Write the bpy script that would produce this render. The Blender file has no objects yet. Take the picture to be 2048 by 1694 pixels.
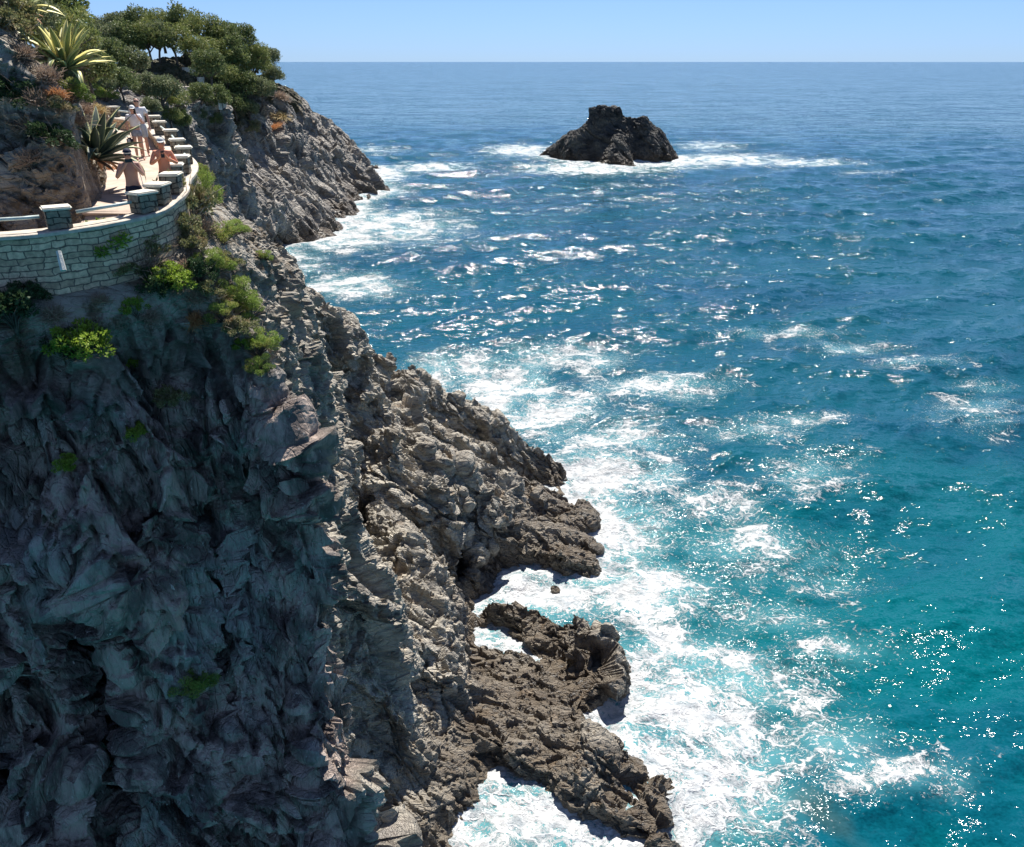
import bpy, bmesh, math, random
import numpy as np
from mathutils import Vector, Matrix, Euler
rad = math.radians
scene = bpy.context.scene
C = scene.collection

# ------------------------------------------------------------------ camera, sky, sun, exposure
CAM_H = 25.0
PITCH = rad(24.25)
FPX = 1607.0
cam_d = bpy.data.cameras.new("camera"); cam = bpy.data.objects.new("camera", cam_d); C.objects.link(cam)
cam.location = (0, 0, CAM_H); cam.rotation_euler = (rad(90) - PITCH, 0, 0)
cam_d.sensor_width = 36; cam_d.lens = 36 * FPX / 2048; cam_d.clip_start = 0.1; cam_d.clip_end = 200000
scene.camera = cam
SUN_EL, SUN_AZ = rad(60), rad(7)          # azimuth from +Y towards +X
world = bpy.data.worlds.new("World"); scene.world = world; world.use_nodes = True
wn = world.node_tree.nodes; wl = world.node_tree.links
sky = wn.new('ShaderNodeTexSky'); sky.sky_type = 'NISHITA'; sky.sun_disc = False
sky.sun_elevation = SUN_EL; sky.sun_rotation = SUN_AZ; sky.altitude = 400; sky.air_density = 1.0; sky.dust_density = 0.0; sky.ozone_density = 3.0
bg = wn['Background']; tn = wn.new('ShaderNodeMix'); tn.data_type = 'RGBA'; tn.blend_type = 'MULTIPLY'; tn.inputs[0].default_value = 1.0
tc = wn.new('ShaderNodeTexCoord'); sx = wn.new('ShaderNodeSeparateXYZ'); wl.new(tc.outputs['Generated'], sx.inputs[0])
mr = wn.new('ShaderNodeMapRange'); wl.new(sx.outputs[2], mr.inputs[0]); mr.inputs[1].default_value = 0.0; mr.inputs[2].default_value = 0.22
hz = wn.new('ShaderNodeMix'); hz.data_type = 'RGBA'; wl.new(mr.outputs[0], hz.inputs[0]); hz.inputs[6].default_value = (0.44, 0.685, 1.32, 1); hz.inputs[7].default_value = (0.86, 0.87, 1.0, 1)
wl.new(hz.outputs[2], tn.inputs[7])
wl.new(sky.outputs[0], tn.inputs[6]); wl.new(tn.outputs[2], bg.inputs[0]); bg.inputs[1].default_value = 0.062
sd = bpy.data.lights.new("sun", 'SUN'); sd.energy = 5.0; sd.angle = rad(0.5); sd.color = (1.0, 0.955, 0.89)
sun = bpy.data.objects.new("sun", sd); C.objects.link(sun)
sdir = Vector((math.sin(SUN_AZ) * math.cos(SUN_EL), math.cos(SUN_AZ) * math.cos(SUN_EL), math.sin(SUN_EL)))
sun.rotation_euler = sdir.to_track_quat('Z', 'Y').to_euler(); sun.location = (0, 0, 80)
scene.view_settings.view_transform = 'Standard'; scene.view_settings.look = 'None'
scene.view_settings.exposure = 0.8; scene.view_settings.gamma = 1
scene.cycles.use_denoising = True
scene.cycles.max_bounces = 6; scene.cycles.diffuse_bounces = 3; scene.cycles.glossy_bounces = 3
scene.cycles.transparent_max_bounces = 6; scene.cycles.caustics_reflective = False; scene.cycles.caustics_refractive = False
random.seed(7); RNG = np.random.default_rng(7)

# ------------------------------------------------------------------ picture ray -> world point
CP, SP = math.cos(PITCH), math.sin(PITCH)
def ray(px, py):
    u = (px - 1024) / FPX; v = (847 - py) / FPX
    return Vector((u, CP + v * SP, -SP + v * CP))
def atz(px, py, z=0.0):
    r = ray(px, py); t = (z - CAM_H) / r.z
    return Vector((r.x * t, r.y * t, z))
def aty(px, py, y):
    r = ray(px, py); t = y / r.y
    return Vector((r.x * t, y, CAM_H + r.z * t))
def pix(p):
    dx, dy, dz = p[0], p[1], p[2] - CAM_H
    d = dy * CP - dz * SP; v = dy * SP + dz * CP
    return 1024 + FPX * dx / d, 847 - FPX * v / d

# ------------------------------------------------------------------ object helpers
def tag(o, label=None, cat=None, group=None, kind=None):
    if label: o['label'] = label
    if cat: o['category'] = cat
    if group: o['group'] = group
    if kind: o['kind'] = kind
    return o
def mesh_obj(name, verts, faces, mat=None, parent=None, smooth=False, mats=None, fmat=None):
    verts = np.asarray(verts, dtype=np.float32).reshape(-1, 3)
    me = bpy.data.meshes.new(name)
    if isinstance(faces, np.ndarray):
        k = faces.shape[1]; nf = len(faces)
        me.vertices.add(len(verts)); me.vertices.foreach_set('co', verts.ravel())
        me.loops.add(nf * k); me.loops.foreach_set('vertex_index', faces.astype(np.int32).ravel())
        me.polygons.add(nf); me.polygons.foreach_set('loop_start', np.arange(0, nf * k, k, dtype=np.int32))
        if bpy.app.version < (4, 0, 0): me.polygons.foreach_set('loop_total', np.full(nf, k, dtype=np.int32))
        me.update(calc_edges=True)
    else:
        me.from_pydata([tuple(v) for v in verts.tolist()], [], faces); me.update()
    for m in (mats or ([mat] if mat else [])): me.materials.append(m)
    if fmat is not None: me.polygons.foreach_set('material_index', np.asarray(fmat, dtype=np.int32))
    me.polygons.foreach_set('use_smooth', np.full(len(me.polygons), bool(smooth)))
    o = bpy.data.objects.new(name, me); C.objects.link(o)
    if parent is not None: o.parent = parent
    return o
def empty(name, loc=(0, 0, 0), rz=0.0):
    o = bpy.data.objects.new(name, None); C.objects.link(o); o.location = loc; o.rotation_euler = (0, 0, rz)
    o.empty_display_size = 0.2
    return o
def attr(o, name, arr, dom='POINT'):
    a = o.data.attributes.new(name, 'FLOAT', dom); a.data.foreach_set('value', np.asarray(arr, dtype=np.float32))
def copy_tree(o, parent=None):
    c = o.copy(); C.objects.link(c)
    if parent is not None: c.parent = parent
    for ch in o.children: copy_tree(ch, c)
    return c
class MB:
    """collects shapes for one mesh"""
    def __init__(s): s.v = []; s.f = []; s.m = []
    def add(s, vs, fs, mi=0):
        b = len(s.v); s.v += [tuple(v) for v in vs]; s.f += [tuple(b + i for i in f) for f in fs]; s.m += [mi] * len(fs)
    def box(s, c, size, rz=0.0, mi=0, bev=0.0):
        bm = bmesh.new(); bmesh.ops.create_cube(bm, size=1.0)
        bmesh.ops.scale(bm, vec=size, verts=bm.verts)
        if bev > 0: bmesh.ops.bevel(bm, geom=bm.edges[:], offset=bev, segments=2, affect='EDGES')
        bmesh.ops.rotate(bm, matrix=Matrix.Rotation(rz, 3, 'Z'), verts=bm.verts)
        bmesh.ops.translate(bm, vec=Vector(c), verts=bm.verts); bm.verts.ensure_lookup_table()
        s.add([v.co[:] for v in bm.verts], [[v.index for v in f.verts] for f in bm.faces], mi); bm.free()
    def tube(s, pts, r, n=8, mi=0, cap=True):
        pts = [Vector(p) for p in pts]; rs = r if isinstance(r, (list, tuple)) else [r] * len(pts)
        rings = []; up = None
        for i, p in enumerate(pts):
            d = (pts[min(i + 1, len(pts) - 1)] - pts[max(i - 1, 0)])
            d = d.normalized() if d.length > 1e-9 else Vector((0, 0, 1))
            if up is None: up = d.orthogonal().normalized()
            up = (up - d * up.dot(d)); up = up.normalized() if up.length > 1e-6 else d.orthogonal().normalized()
            w = d.cross(up)
            rings.append([p + (up * math.cos(a) + w * math.sin(a)) * rs[i] for a in [2 * math.pi * k / n for k in range(n)]])
        vs = [v[:] for r_ in rings for v in r_]; fs = []
        for i in range(len(pts) - 1):
            for k in range(n): fs.append((i * n + k, i * n + (k + 1) % n, (i + 1) * n + (k + 1) % n, (i + 1) * n + k))
        if cap: fs.append(tuple(range(n))[::-1]); fs.append(tuple((len(pts) - 1) * n + k for k in range(n)))
        s.add(vs, fs, mi)
    def build(s, name, mats, parent=None, smooth=False):
        if not isinstance(mats, (list, tuple)): mats = [mats]
        return mesh_obj(name, s.v, s.f, parent=parent, mats=list(mats), fmat=s.m, smooth=smooth)

# ------------------------------------------------------------------ noise in numpy
_G = RNG.normal(size=(256, 3)); _G /= np.linalg.norm(_G, axis=1)[:, None]; _G = _G.astype(np.float32)
def _hash(ix, iy, iz, seed):
    with np.errstate(over='ignore'):
        h = ix.astype(np.uint32) * np.uint32(374761393) + iy.astype(np.uint32) * np.uint32(668265263) + iz.astype(np.uint32) * np.uint32(2246822519) + np.uint32((seed * 3266489917) & 0xffffffff)
        h = (h ^ (h >> np.uint32(13))) * np.uint32(1274126177); h ^= h >> np.uint32(16)
        h *= np.uint32(2654435761); h ^= h >> np.uint32(15)
    return h
def perlin(x, y, z, seed=0):
    x = np.asarray(x, np.float32); y = np.asarray(y, np.float32); z = np.asarray(z, np.float32)
    x, y, z = np.broadcast_arrays(x, y, z)
    fx, fy, fz = np.floor(x), np.floor(y), np.floor(z)
    ix, iy, iz = fx.astype(np.int32), fy.astype(np.int32), fz.astype(np.int32)
    dx, dy, dz = x - fx, y - fy, z - fz
    u, v, w = [t * t * t * (t * (t * 6 - 15) + 10) for t in (dx, dy, dz)]
    out = 0
    for a in (0, 1):
        wa = u if a else 1 - u
        for b in (0, 1):
            wb = v if b else 1 - v
            for c in (0, 1):
                wc = w if c else 1 - w
                g = _G[_hash(ix + a, iy + b, iz + c, seed) & np.uint32(255)]
                out = out + wa * wb * wc * (g[..., 0] * (dx - a) + g[..., 1] * (dy - b) + g[..., 2] * (dz - c))
    return out * 1.5
def fbm(x, y, z, oct=4, seed=0, ridged=False, gain=0.5):
    s = 0; a = 1.0; tot = 0
    for i in range(oct):
        n = perlin(x, y, z, seed + i * 17)
        s = s + a * ((1 - 2.2 * np.abs(n)) if ridged else n); tot += a
        a *= gain; x = x * 2.03 + 11.3; y = y * 2.03 + 5.7; z = z * 2.03 + 3.1
    return s / tot
def worley(x, y, z, seed=0):
    """cell distances, a random value per cell and a random tilt per cell (flat broken facets)"""
    fx, fy, fz = np.floor(x), np.floor(y), np.floor(z)
    ix, iy, iz = fx.astype(np.int32), fy.astype(np.int32), fz.astype(np.int32)
    f1 = np.full(x.shape, 9., np.float32); f2 = f1.copy(); cid = np.zeros(x.shape, np.uint32)
    qx = np.zeros_like(f1); qy = np.zeros_like(f1); qz = np.zeros_like(f1)
    for a in (-1, 0, 1):
        for b in (-1, 0, 1):
            for c in (-1, 0, 1):
                h = _hash(ix + a, iy + b, iz + c, seed)
                px = a + (h & np.uint32(1023)).astype(np.float32) / 1023 - (x - fx)
                py = b + ((h >> np.uint32(10)) & np.uint32(1023)).astype(np.float32) / 1023 - (y - fy)
                pz = c + ((h >> np.uint32(20)) & np.uint32(1023)).astype(np.float32) / 1023 - (z - fz)
                d = px * px + py * py + pz * pz
                m = d < f1
                f2 = np.where(m, f1, np.minimum(f2, d)); cid = np.where(m, h, cid); f1 = np.where(m, d, f1)
                qx = np.where(m, px, qx); qy = np.where(m, py, qy); qz = np.where(m, pz, qz)
    k = cid ^ (cid >> np.uint32(7)); r = (k % np.uint32(997)).astype(np.float32) / 997
    g = _G[(k >> np.uint32(3)) & np.uint32(255)]
    return np.sqrt(f1), np.sqrt(f2), r, -(g[..., 0] * qx + g[..., 1] * qy + g[..., 2] * qz)
def smooth01(t): t = np.clip(t, 0, 1); return t * t * (3 - 2 * t)

# ------------------------------------------------------------------ surface nets on a scalar field (negative = inside)
def surface_nets(F, org, h):
    nx, ny, nz = F.shape; ins = F < 0
    c = [ins[i:nx - 1 + i, j:ny - 1 + j, k:nz - 1 + k] for i in (0, 1) for j in (0, 1) for k in (0, 1)]
    s = sum(a.astype(np.int8) for a in c); act = (s > 0) & (s < 8)
    idx = -np.ones(act.shape, np.int64); cells = np.argwhere(act); idx[act] = np.arange(len(cells))
    acc = np.zeros((len(cells), 3)); cnt = np.zeros(len(cells))
    I, J, K = cells.T
    corners = [(i, j, k) for i in (0, 1) for j in (0, 1) for k in (0, 1)]
    for a in corners:
        for ax in range(3):
            if a[ax] == 1: continue
            b = list(a); b[ax] = 1
            fa = F[I + a[0], J + a[1], K + a[2]]; fb = F[I + b[0], J + b[1], K + b[2]]
            m = (fa < 0) != (fb < 0); t = np.where(m, fa / np.where(m, fa - fb, 1), 0)
            p = np.stack([np.full(len(I), float(q)) for q in a], 1); p[:, ax] += t
            acc[m] += p[m]; cnt[m] += 1
    V = (cells + acc / cnt[:, None]) * h + np.array(org)
    quads = []
    for ax in range(3):
        sl0 = [slice(1, -1)] * 3; sl0[ax] = slice(0, -1); sl1 = [slice(1, -1)] * 3; sl1[ax] = slice(1, None)
        A = ins[tuple(sl0)]; B = ins[tuple(sl1)]
        e = np.argwhere(A != B)
        if not len(e): continue
        flip = A[tuple(e.T)]
        off = np.ones(3, int); off[ax] = 0; g = e + off
        u, v = (ax + 1) % 3, (ax + 2) % 3
        def at(du, dv):
            q = g.copy(); q[:, u] -= du; q[:, v] -= dv
            return idx[q[:, 0], q[:, 1], q[:, 2]]
        q = np.stack([at(0, 0), at(1, 0), at(1, 1), at(0, 1)], 1)
        q[~flip] = q[~flip][:, ::-1]
        quads.append(q)
    Q = np.concatenate(quads); Q = Q[(Q >= 0).all(1)]
    return V, Q
def subdiv(V, Q):
    n = len(V); e = np.concatenate([Q[:, [0, 1]], Q[:, [1, 2]], Q[:, [2, 3]], Q[:, [3, 0]]]); e.sort(axis=1)
    key = e[:, 0].astype(np.int64) * n + e[:, 1]; uk, inv = np.unique(key, return_inverse=True); inv = inv.ravel()
    mid = (V[uk // n] + V[uk % n]) / 2; fc = V[Q].mean(1); m = len(Q)
    E = [n + inv[i * m:(i + 1) * m] for i in range(4)]; F_ = n + len(uk) + np.arange(m)
    NV = np.concatenate([V, mid, fc])
    NQ = np.concatenate([np.stack([Q[:, 0], E[0], F_, E[3]], 1), np.stack([Q[:, 1], E[1], F_, E[0]], 1),
                         np.stack([Q[:, 2], E[2], F_, E[1]], 1), np.stack([Q[:, 3], E[3], F_, E[2]], 1)])
    return NV, NQ
def relax(V, Q, k=0.5):
    s = np.zeros_like(V); c = np.zeros(len(V))
    for i in range(4):
        for j in (1, 3):
            np.add.at(s, Q[:, i], V[Q[:, (i + j) % 4]]); np.add.at(c, Q[:, i], 1)
    c[c == 0] = 1
    return V * (1 - k) + k * s / c[:, None]
def vnormals(V, Q):
    n = np.cross(V[Q[:, 2]] - V[Q[:, 0]], V[Q[:, 3]] - V[Q[:, 1]]); N = np.zeros_like(V)
    for i in range(4): np.add.at(N, Q[:, i], n)
    return N / (np.linalg.norm(N, axis=1)[:, None] + 1e-9)
def compact(V, Q, mask):
    Q = Q[mask]; u, inv = np.unique(Q, return_inverse=True)
    return V[u], inv.reshape(Q.shape)

# ------------------------------------------------------------------ ridge ("tent") terrain
def prof(d, g, w, s): return np.where(d < w, g * d, g * w + s * (d - w))
def tent(X, Y, crest, near, far):
    best = np.full(X.shape, -50.0)
    for (a, b) in zip(crest[:-1], crest[1:]):
        dx, dy = b[0] - a[0], b[1] - a[1]; L2 = dx * dx + dy * dy + 1e-9
        t = np.clip(((X - a[0]) * dx + (Y - a[1]) * dy) / L2, 0, 1)
        qx, qy = X - (a[0] + t * dx), Y - (a[1] + t * dy); d = np.hypot(qx, qy)
        side = dx * (Y - a[1]) - dy * (X - a[0])         # >0: far side of a crest listed from left to right
        z = a[2] + t * (b[2] - a[2])
        best = np.maximum(best, z - np.where(side > 0, prof(d, *far), prof(d, *near)))
    return best
def Y_(px, py, y): return tuple(aty(px, py, y))
def Z_(px, py, z): return tuple(atz(px, py, z))
def polydist(X, Y, P):
    """signed distance to an open polyline: > 0 on its left"""
    bd = np.full(X.shape, 1e9); bs = np.zeros(X.shape); bz = np.zeros(X.shape)
    for (a, b) in zip(P[:-1], P[1:]):
        dx, dy = b[0] - a[0], b[1] - a[1]; L2 = dx * dx + dy * dy + 1e-9
        t = np.clip(((X - a[0]) * dx + (Y - a[1]) * dy) / L2, 0, 1)
        d = np.hypot(X - (a[0] + t * dx), Y - (a[1] + t * dy)); s = dx * (Y - a[1]) - dy * (X - a[0])
        m = d < bd; bd = np.where(m, d, bd); bs = np.where(m, np.sign(s), bs); bz = np.where(m, a[2] + t * (b[2] - a[2]), bz)
    return bd * bs, bz
# ------------------------------------------------------------------ path line: pillar caps read as world points
PIL = [(125, 411, 17), (286, 384, 18), (317, 363, 18.8), (346, 342, 19.6), (345, 324, 20.6), (363, 308, 22), (369, 292, 23.4),
       (353, 278, 25.4), (341, 257, 27.8), (317, 242, 30.5), (309, 230, 33), (291, 220, 36), (229, 212, 39)]
PH = 0.46                                     # pillar height above the coping
PCAP = [aty(*p) for p in PIL]
PCOP = [Vector((p.x, p.y, p.z - PH)) for p in PCAP]
# outer coping centre line
PO = [Vector((-20, 15.3, 21.83)), Vector((-14, 15.9, 21.83)), aty(0, 470, 16.4)] + PCOP + [Vector((-22, 43, PCOP[-1].z)), Vector((-30, 50, PCOP[-1].z))]
def chaikin(P, n=2):
    for _ in range(n):
        Q = [P[0]]
        for a, b in zip(P[:-1], P[1:]): Q += [a * 0.75 + b * 0.25, a * 0.25 + b * 0.75]
        P = Q + [P[-1]]
    return P
POS = chaikin(PO, 2)
PW = 1.9                                      # path width
PDROP = 0.45                                  # path below the coping

def dropx(y): return .10 * smooth01((20.0 - y) / 1.4)        # the near end of the path lies deeper behind its parapet

def near_height(X, Y):
    wx = fbm(X * 0.35, Y * 0.35, 0 * X, 3, 5) * 1.1; wy = fbm(X * 0.35, Y * 0.35, 0 * X + 9, 3, 6) * 0.9
    D, BZ = polydist(X, Y, [(p.x, p.y, p.z) for p in POS])
    k = smooth01((np.abs(D) - 2.5) / 2.0)
    Xw, Yw = X + wx * k, Y + wy * k
    hill = BZ - PDROP - dropx(Y) + np.where(D > PW + 0.2, 1.0 * np.minimum(D - PW - 0.2, 3.0) + 0.62 * np.maximum(D - PW - 3.2, 0), 0)
    hill = np.minimum(hill, 29.0 + 0.05 * D) + smooth01((D - 2.4) / 2) * fbm(X * 0.4, Y * 0.4, 0 * X + 3, 4, 8) * 1.3
    bn = smooth01((Y - 17.6) / 1.4); dd = np.maximum(-D - 0.15, 0)
    out = BZ - (1.2 - .45 * bn) - np.where(dd < .5 + .4 * bn, .8 * dd, .8 * (.5 + .4 * bn) + 7.5 * (dd - .5 - .4 * bn))
    h = np.where(D > 0.1, np.where(D < PW + 0.2, BZ - PDROP - dropx(Y) - 0.12, hill), out)
    T = []
    # seaward ground under and beside the wall, carried down by the rocky buttress
    T.append(tent(Xw, Yw, [Y_(60, 640, 16.6), Y_(330, 520, 17.7), Y_(400, 480, 18.2), Y_(470, 590, 18.1), Y_(520, 730, 17.9), Y_(552, 850, 17.7), Y_(575, 960, 17.4), Y_(585, 1250, 16.8), Y_(600, 1420, 16.4), Y_(600, 1700, 15.8)], (8, 2, 16), (4.5, .7, 40)))
    # shrubby spine outside the path running down to the sea
    T.append(tent(Xw, Yw, [Y_(392, 395, 20.6), Y_(450, 435, 23.4), Y_(505, 470, 27), Y_(560, 525, 31), Y_(610, 570, 35), Y_(660, 618, 38.5), Y_(725, 680, 41.5), Y_(830, 735, 44.2), Y_(900, 785, 45.2), Y_(1000, 842, 46.0), Y_(1080, 884, 46.6), Y_(1125, 920, 46.4)], (1.5, 1.0, 14), (2.0, 1.5, 5)))
    T.append(tent(Xw, Yw, [Y_(400, 430, 20), Y_(470, 520, 21.8), Y_(530, 610, 23.0)], (2.2, 1.0, 14), (2, 1, 7)))
    # fins of the lower shelf
    T.append(tent(Xw, Yw, [Y_(600, 620, 34.0), Y_(660, 680, 35.5), Y_(735, 745, 37.0), Y_(800, 800, 38)], (2.0, .5, 11), (1, 2, 3)))
    T.append(tent(Xw, Yw, [Y_(775, 790, 38.6), Y_(850, 860, 40), Y_(980, 925, 42.5), Y_(1060, 975, 41.5)], (0.6, 5, 5.0), (0.6, 3, 2)))
    T.append(tent(Xw, Yw, [Y_(745, 745, 37.6), Y_(790, 800, 38.2), Y_(900, 900, 39.6), Y_(1000, 955, 41.5), Y_(1085, 990, 41)], (1.1, 1.5, 5.0), (0.5, 3, 2)))
    T.append(tent(Xw, Yw, [Y_(790, 850, 35.8), Y_(815, 905, 36), Y_(900, 990, 36.6), Y_(1000, 1045, 37.8), Y_(1095, 1064, 38.3)], (1.0, 1.4, 7.0), (0.4, 3, 2)))
    T.append(tent(Xw, Yw, [Y_(810, 1000, 34.4), Y_(850, 1030, 34.6), Y_(960, 1070, 35.6), Y_(1085, 1102, 35.6)], (1.2, .8, 9.0), (0.5, 3, 2)))
    T.append(tent(Xw, Yw, [Y_(870, 1060, 34.3), Y_(905, 1130, 34.0), Y_(940, 1205, 32.7)], (2, .6, 3), (2, .6, 3)))
    # long tongue that reaches the foam
    T.append(tent(Xw, Yw, [Y_(655, 1005, 29.5), Y_(710, 1080, 30.8), Y_(775, 1155, 31.5), Y_(870, 1208, 31.2), Y_(960, 1242, 30.2), Y_(1050, 1300, 28.2), Y_(1130, 1372, 25.9), Y_(1200, 1445, 23.6), Y_(1215, 1488, 22.3)], (0.3, 1.9, 3.8), (1.6, 0.5, 5)))
    T.append(tent(Xw, Yw, [Y_(890, 1400, 24.8), Y_(1000, 1440, 24.2), Y_(1080, 1475, 23.3), Y_(1145, 1520, 22.5)], (1.3, 0.5, 5), (0.2, 3, 3.5)))
    T.append(tent(Xw, Yw, [Y_(930, 1440, 23.6), Y_(1080, 1525, 22.1), Y_(1140, 1570, 21.1), Y_(1175, 1585, 20.7)], (.8, .3, 4), (.2, 3, 3)))
    T.append(tent(Xw, Yw, [Y_(615, 900, 22.0), Y_(640, 985, 26.0), Y_(690, 1030, 30)], (3, 1, 4), (3, 1, 5)))
    # slab at the foot
    T.append(tent(Xw, Yw, [Y_(655, 1020, 28.8), Y_(660, 1100, 27.2), Y_(664, 1200, 25.3), Y_(672, 1300, 23.7), Y_(695, 1400, 22.2), Y_(715, 1500, 21.1), Y_(735, 1600, 20.2), Y_(730, 1760, 18.9)], (1, 1, 3), (0.6, 4.5, 2.5)))
    T.append(tent(Xw, Yw, [Y_(790, 1280, 25.6), Y_(840, 1430, 23.4), Y_(890, 1560, 21.3), Y_(925, 1680, 19.3), Y_(930, 1800, 18)], (0.4, 3, 3), (1.2, 0.5, 4)))
    # low rock standing in the foam between the shelf and the tongue
    T.append(tent(Xw, Yw, [Y_(1005, 1195, 32.1), Y_(1085, 1230, 30.6), Y_(1125, 1280, 28.8), Y_(1165, 1340, 26.4)], (0.7, 1.0, 3.4), (1.0, 0.6, 4)))
    T.append(tent(Xw, Yw, [Y_(1150, 1215, 29.9), Y_(1192, 1262, 28.6), Y_(1205, 1310, 27.2), Y_(1190, 1365, 25.9)], (1.0, 0.7, 4), (1.0, 0.5, 4)))
    for t in T: h = np.maximum(h, np.where(D > 0.1, -50, t))
    # rock spur and outcrop above the path
    S = tent(Xw, Yw, [Y_(-120, -80, 19.5), Y_(0, 45, 19.6), Y_(60, 130, 19.6), Y_(110, 215, 19.6), Y_(155, 310, 19.5), Y_(195, 400, 19.2)], (4.5, .8, 5), (1.2, 1, 3))
    S = np.maximum(S, tent(Xw, Yw, [Y_(172, 190, 25.6), Y_(192, 140, 26.0), Y_(212, 215, 26.0)], (4, .5, 8), (2, 1, 4)))
    h = np.where(D > PW + 0.2, np.maximum(h, S), h)
    return h, D

def bil(G, x0, y0, st, X, Y):
    fx = np.clip((X - x0) / st, 0, G.shape[0] - 1.001); fy = np.clip((Y - y0) / st, 0, G.shape[1] - 1.001)
    i, j = fx.astype(int), fy.astype(int); a, b = fx - i, fy - j
    return G[i, j] * (1 - a) * (1 - b) + G[i + 1, j] * a * (1 - b) + G[i, j + 1] * (1 - a) * b + G[i + 1, j + 1] * a * b

def field_mesh(hf, x0, x1, y0, y1, z0, z1, vox, st, warp, wl, carve=None, seed=0, maskf=None):
    gx = np.arange(x0 - 3, x1 + 3, st); gy = np.arange(y0 - 3, y1 + 3, st)
    GX, GY = np.meshgrid(gx, gy, indexing='ij'); H, D = hf(GX, GY)
    nx, ny, nz = int((x1 - x0) / vox), int((y1 - y0) / vox), int((z1 - z0) / vox)
    xs = x0 + np.arange(nx) * vox; ys = y0 + np.arange(ny) * vox; zs = z0 + np.arange(nz) * vox
    X, Y, Z = np.meshgrid(xs, ys, zs, indexing='ij')
    X = X.astype(np.float32); Y = Y.astype(np.float32); Z = Z.astype(np.float32)
    k = 1.0 if maskf is None else smooth01((np.abs(bil(D, gx[0], gy[0], st, X, Y)) - maskf) / 1.5)
    WX = perlin(X / wl, Y / wl, Z / (wl * 1.6), seed + 1) * warp * k + perlin(X / wl * 2.3, Y / wl * 2.3, Z / wl * 1.5, seed + 3) * warp * .45 * k
    WY = perlin(X / wl, Y / wl, Z / (wl * 1.6), seed + 2) * warp * k + perlin(X / wl * 2.3, Y / wl * 2.3, Z / wl * 1.5, seed + 4) * warp * .45 * k
    F = Z - bil(H, gx[0], gy[0], st, X + WX, Y + WY)
    if carve is not None: F = carve(F, X, Y, Z)
    F[0], F[-1] = 5, 5; F[:, 0], F[:, -1] = 5, 5; F[:, :, -1] = 5; F[:, :, 0] = 5
    F = np.clip(F, -3 * vox * 4, 3 * vox * 4)
    V, Q = surface_nets(F, (x0, y0, z0), vox)
    return relax(V, Q, .5), Q

S1 = Vector((0.78, -0.12, -0.61)).normalized()          # direction the strata run down
S2 = S1.cross(Vector((0, 1, 0))).normalized(); S3 = S1.cross(S2)
def rockdisp(V, N, sc, amp, k=1.0, seed=0, st=0.0):
    """craggy displacement, grain running along the strata; st = 1 makes it hang vertically"""
    V = V.astype(np.float32)
    a = V @ np.array(S1); b = V @ np.array(S2); c = V @ np.array(S3)
    def pat(A, B, Cc, seed, amps=((.42, 1.25, 7), (1.2, .6, 8), (3.4, .42, 9), (8.0, .24, 10))):
        wa = perlin(A * .9, B * .9, Cc * .9, seed + 50) * .7; wb = perlin(A * .9, B * .9, Cc * .9, seed + 51) * .7
        sw = B * .62 + Cc * .35 + fbm(A * .5, B * .3, Cc * .3, 3, seed + 12) * 1.3; sw = sw - np.floor(sw)
        d = (np.where(sw < .8, sw / .8, (1 - sw) / .2) - .5) * .14
        d = d + fbm(A * .32 + wa * .2, B * .34, Cc * .34, 2, seed + 11) * .8
        d = d + fbm(A * .6 + wa * .3, B * .6, Cc * .6, 4, seed + 1, ridged=True) * 0.2
        for fr, am, sd in amps:
            f1, f2, r, tl = worley(A * fr + wa * .6, B * fr + wb * .6, Cc * fr, seed + sd)
            d = d + am * ((r - .5) * 0.55 + tl * .85 + np.minimum(f2 - f1, .1) * 1.6)
        return d + fbm(A * 9, B * 9, Cc * 9, 3, seed + 4) * 0.12
    d = np.zeros(len(V)); st = np.broadcast_to(st, d.shape)
    m = st < .999
    if m.any(): d[m] += (1 - st[m]) * pat(a[m] * .4 / sc, b[m] / sc, c[m] / sc, seed)
    m = st > .001
    if m.any(): d[m] += st[m] * pat(V[m, 2] * .42 / sc, (V[m, 0] + V[m, 2] * .12) / sc, V[m, 1] / sc, seed + 30, ((.42, 1.35, 7), (1.2, .85, 8), (3.2, .55, 9), (7.5, .36, 10)))
    return V + N * ((d - 0.5) * amp * k)[:, None]
def smooth_normals(V, Q, it=12):
    N = vnormals(V, Q)
    for _ in range(it): N = relax(N, Q, .8)
    return N / (np.linalg.norm(N, axis=1)[:, None] + 1e-9)

def in_view(P, m=120, dmax=1e9):
    d = P[:, 1] * CP - (P[:, 2] - CAM_H) * SP; v = P[:, 1] * SP + (P[:, 2] - CAM_H) * CP
    d = np.maximum(d, .1); px = 1024 + FPX * P[:, 0] / d; py = 847 - FPX * v / d
    return (px > -m) & (px < 2048 + m) & (py > -m) & (py < 1694 + m) & (P[:, 1] < dmax)

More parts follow.
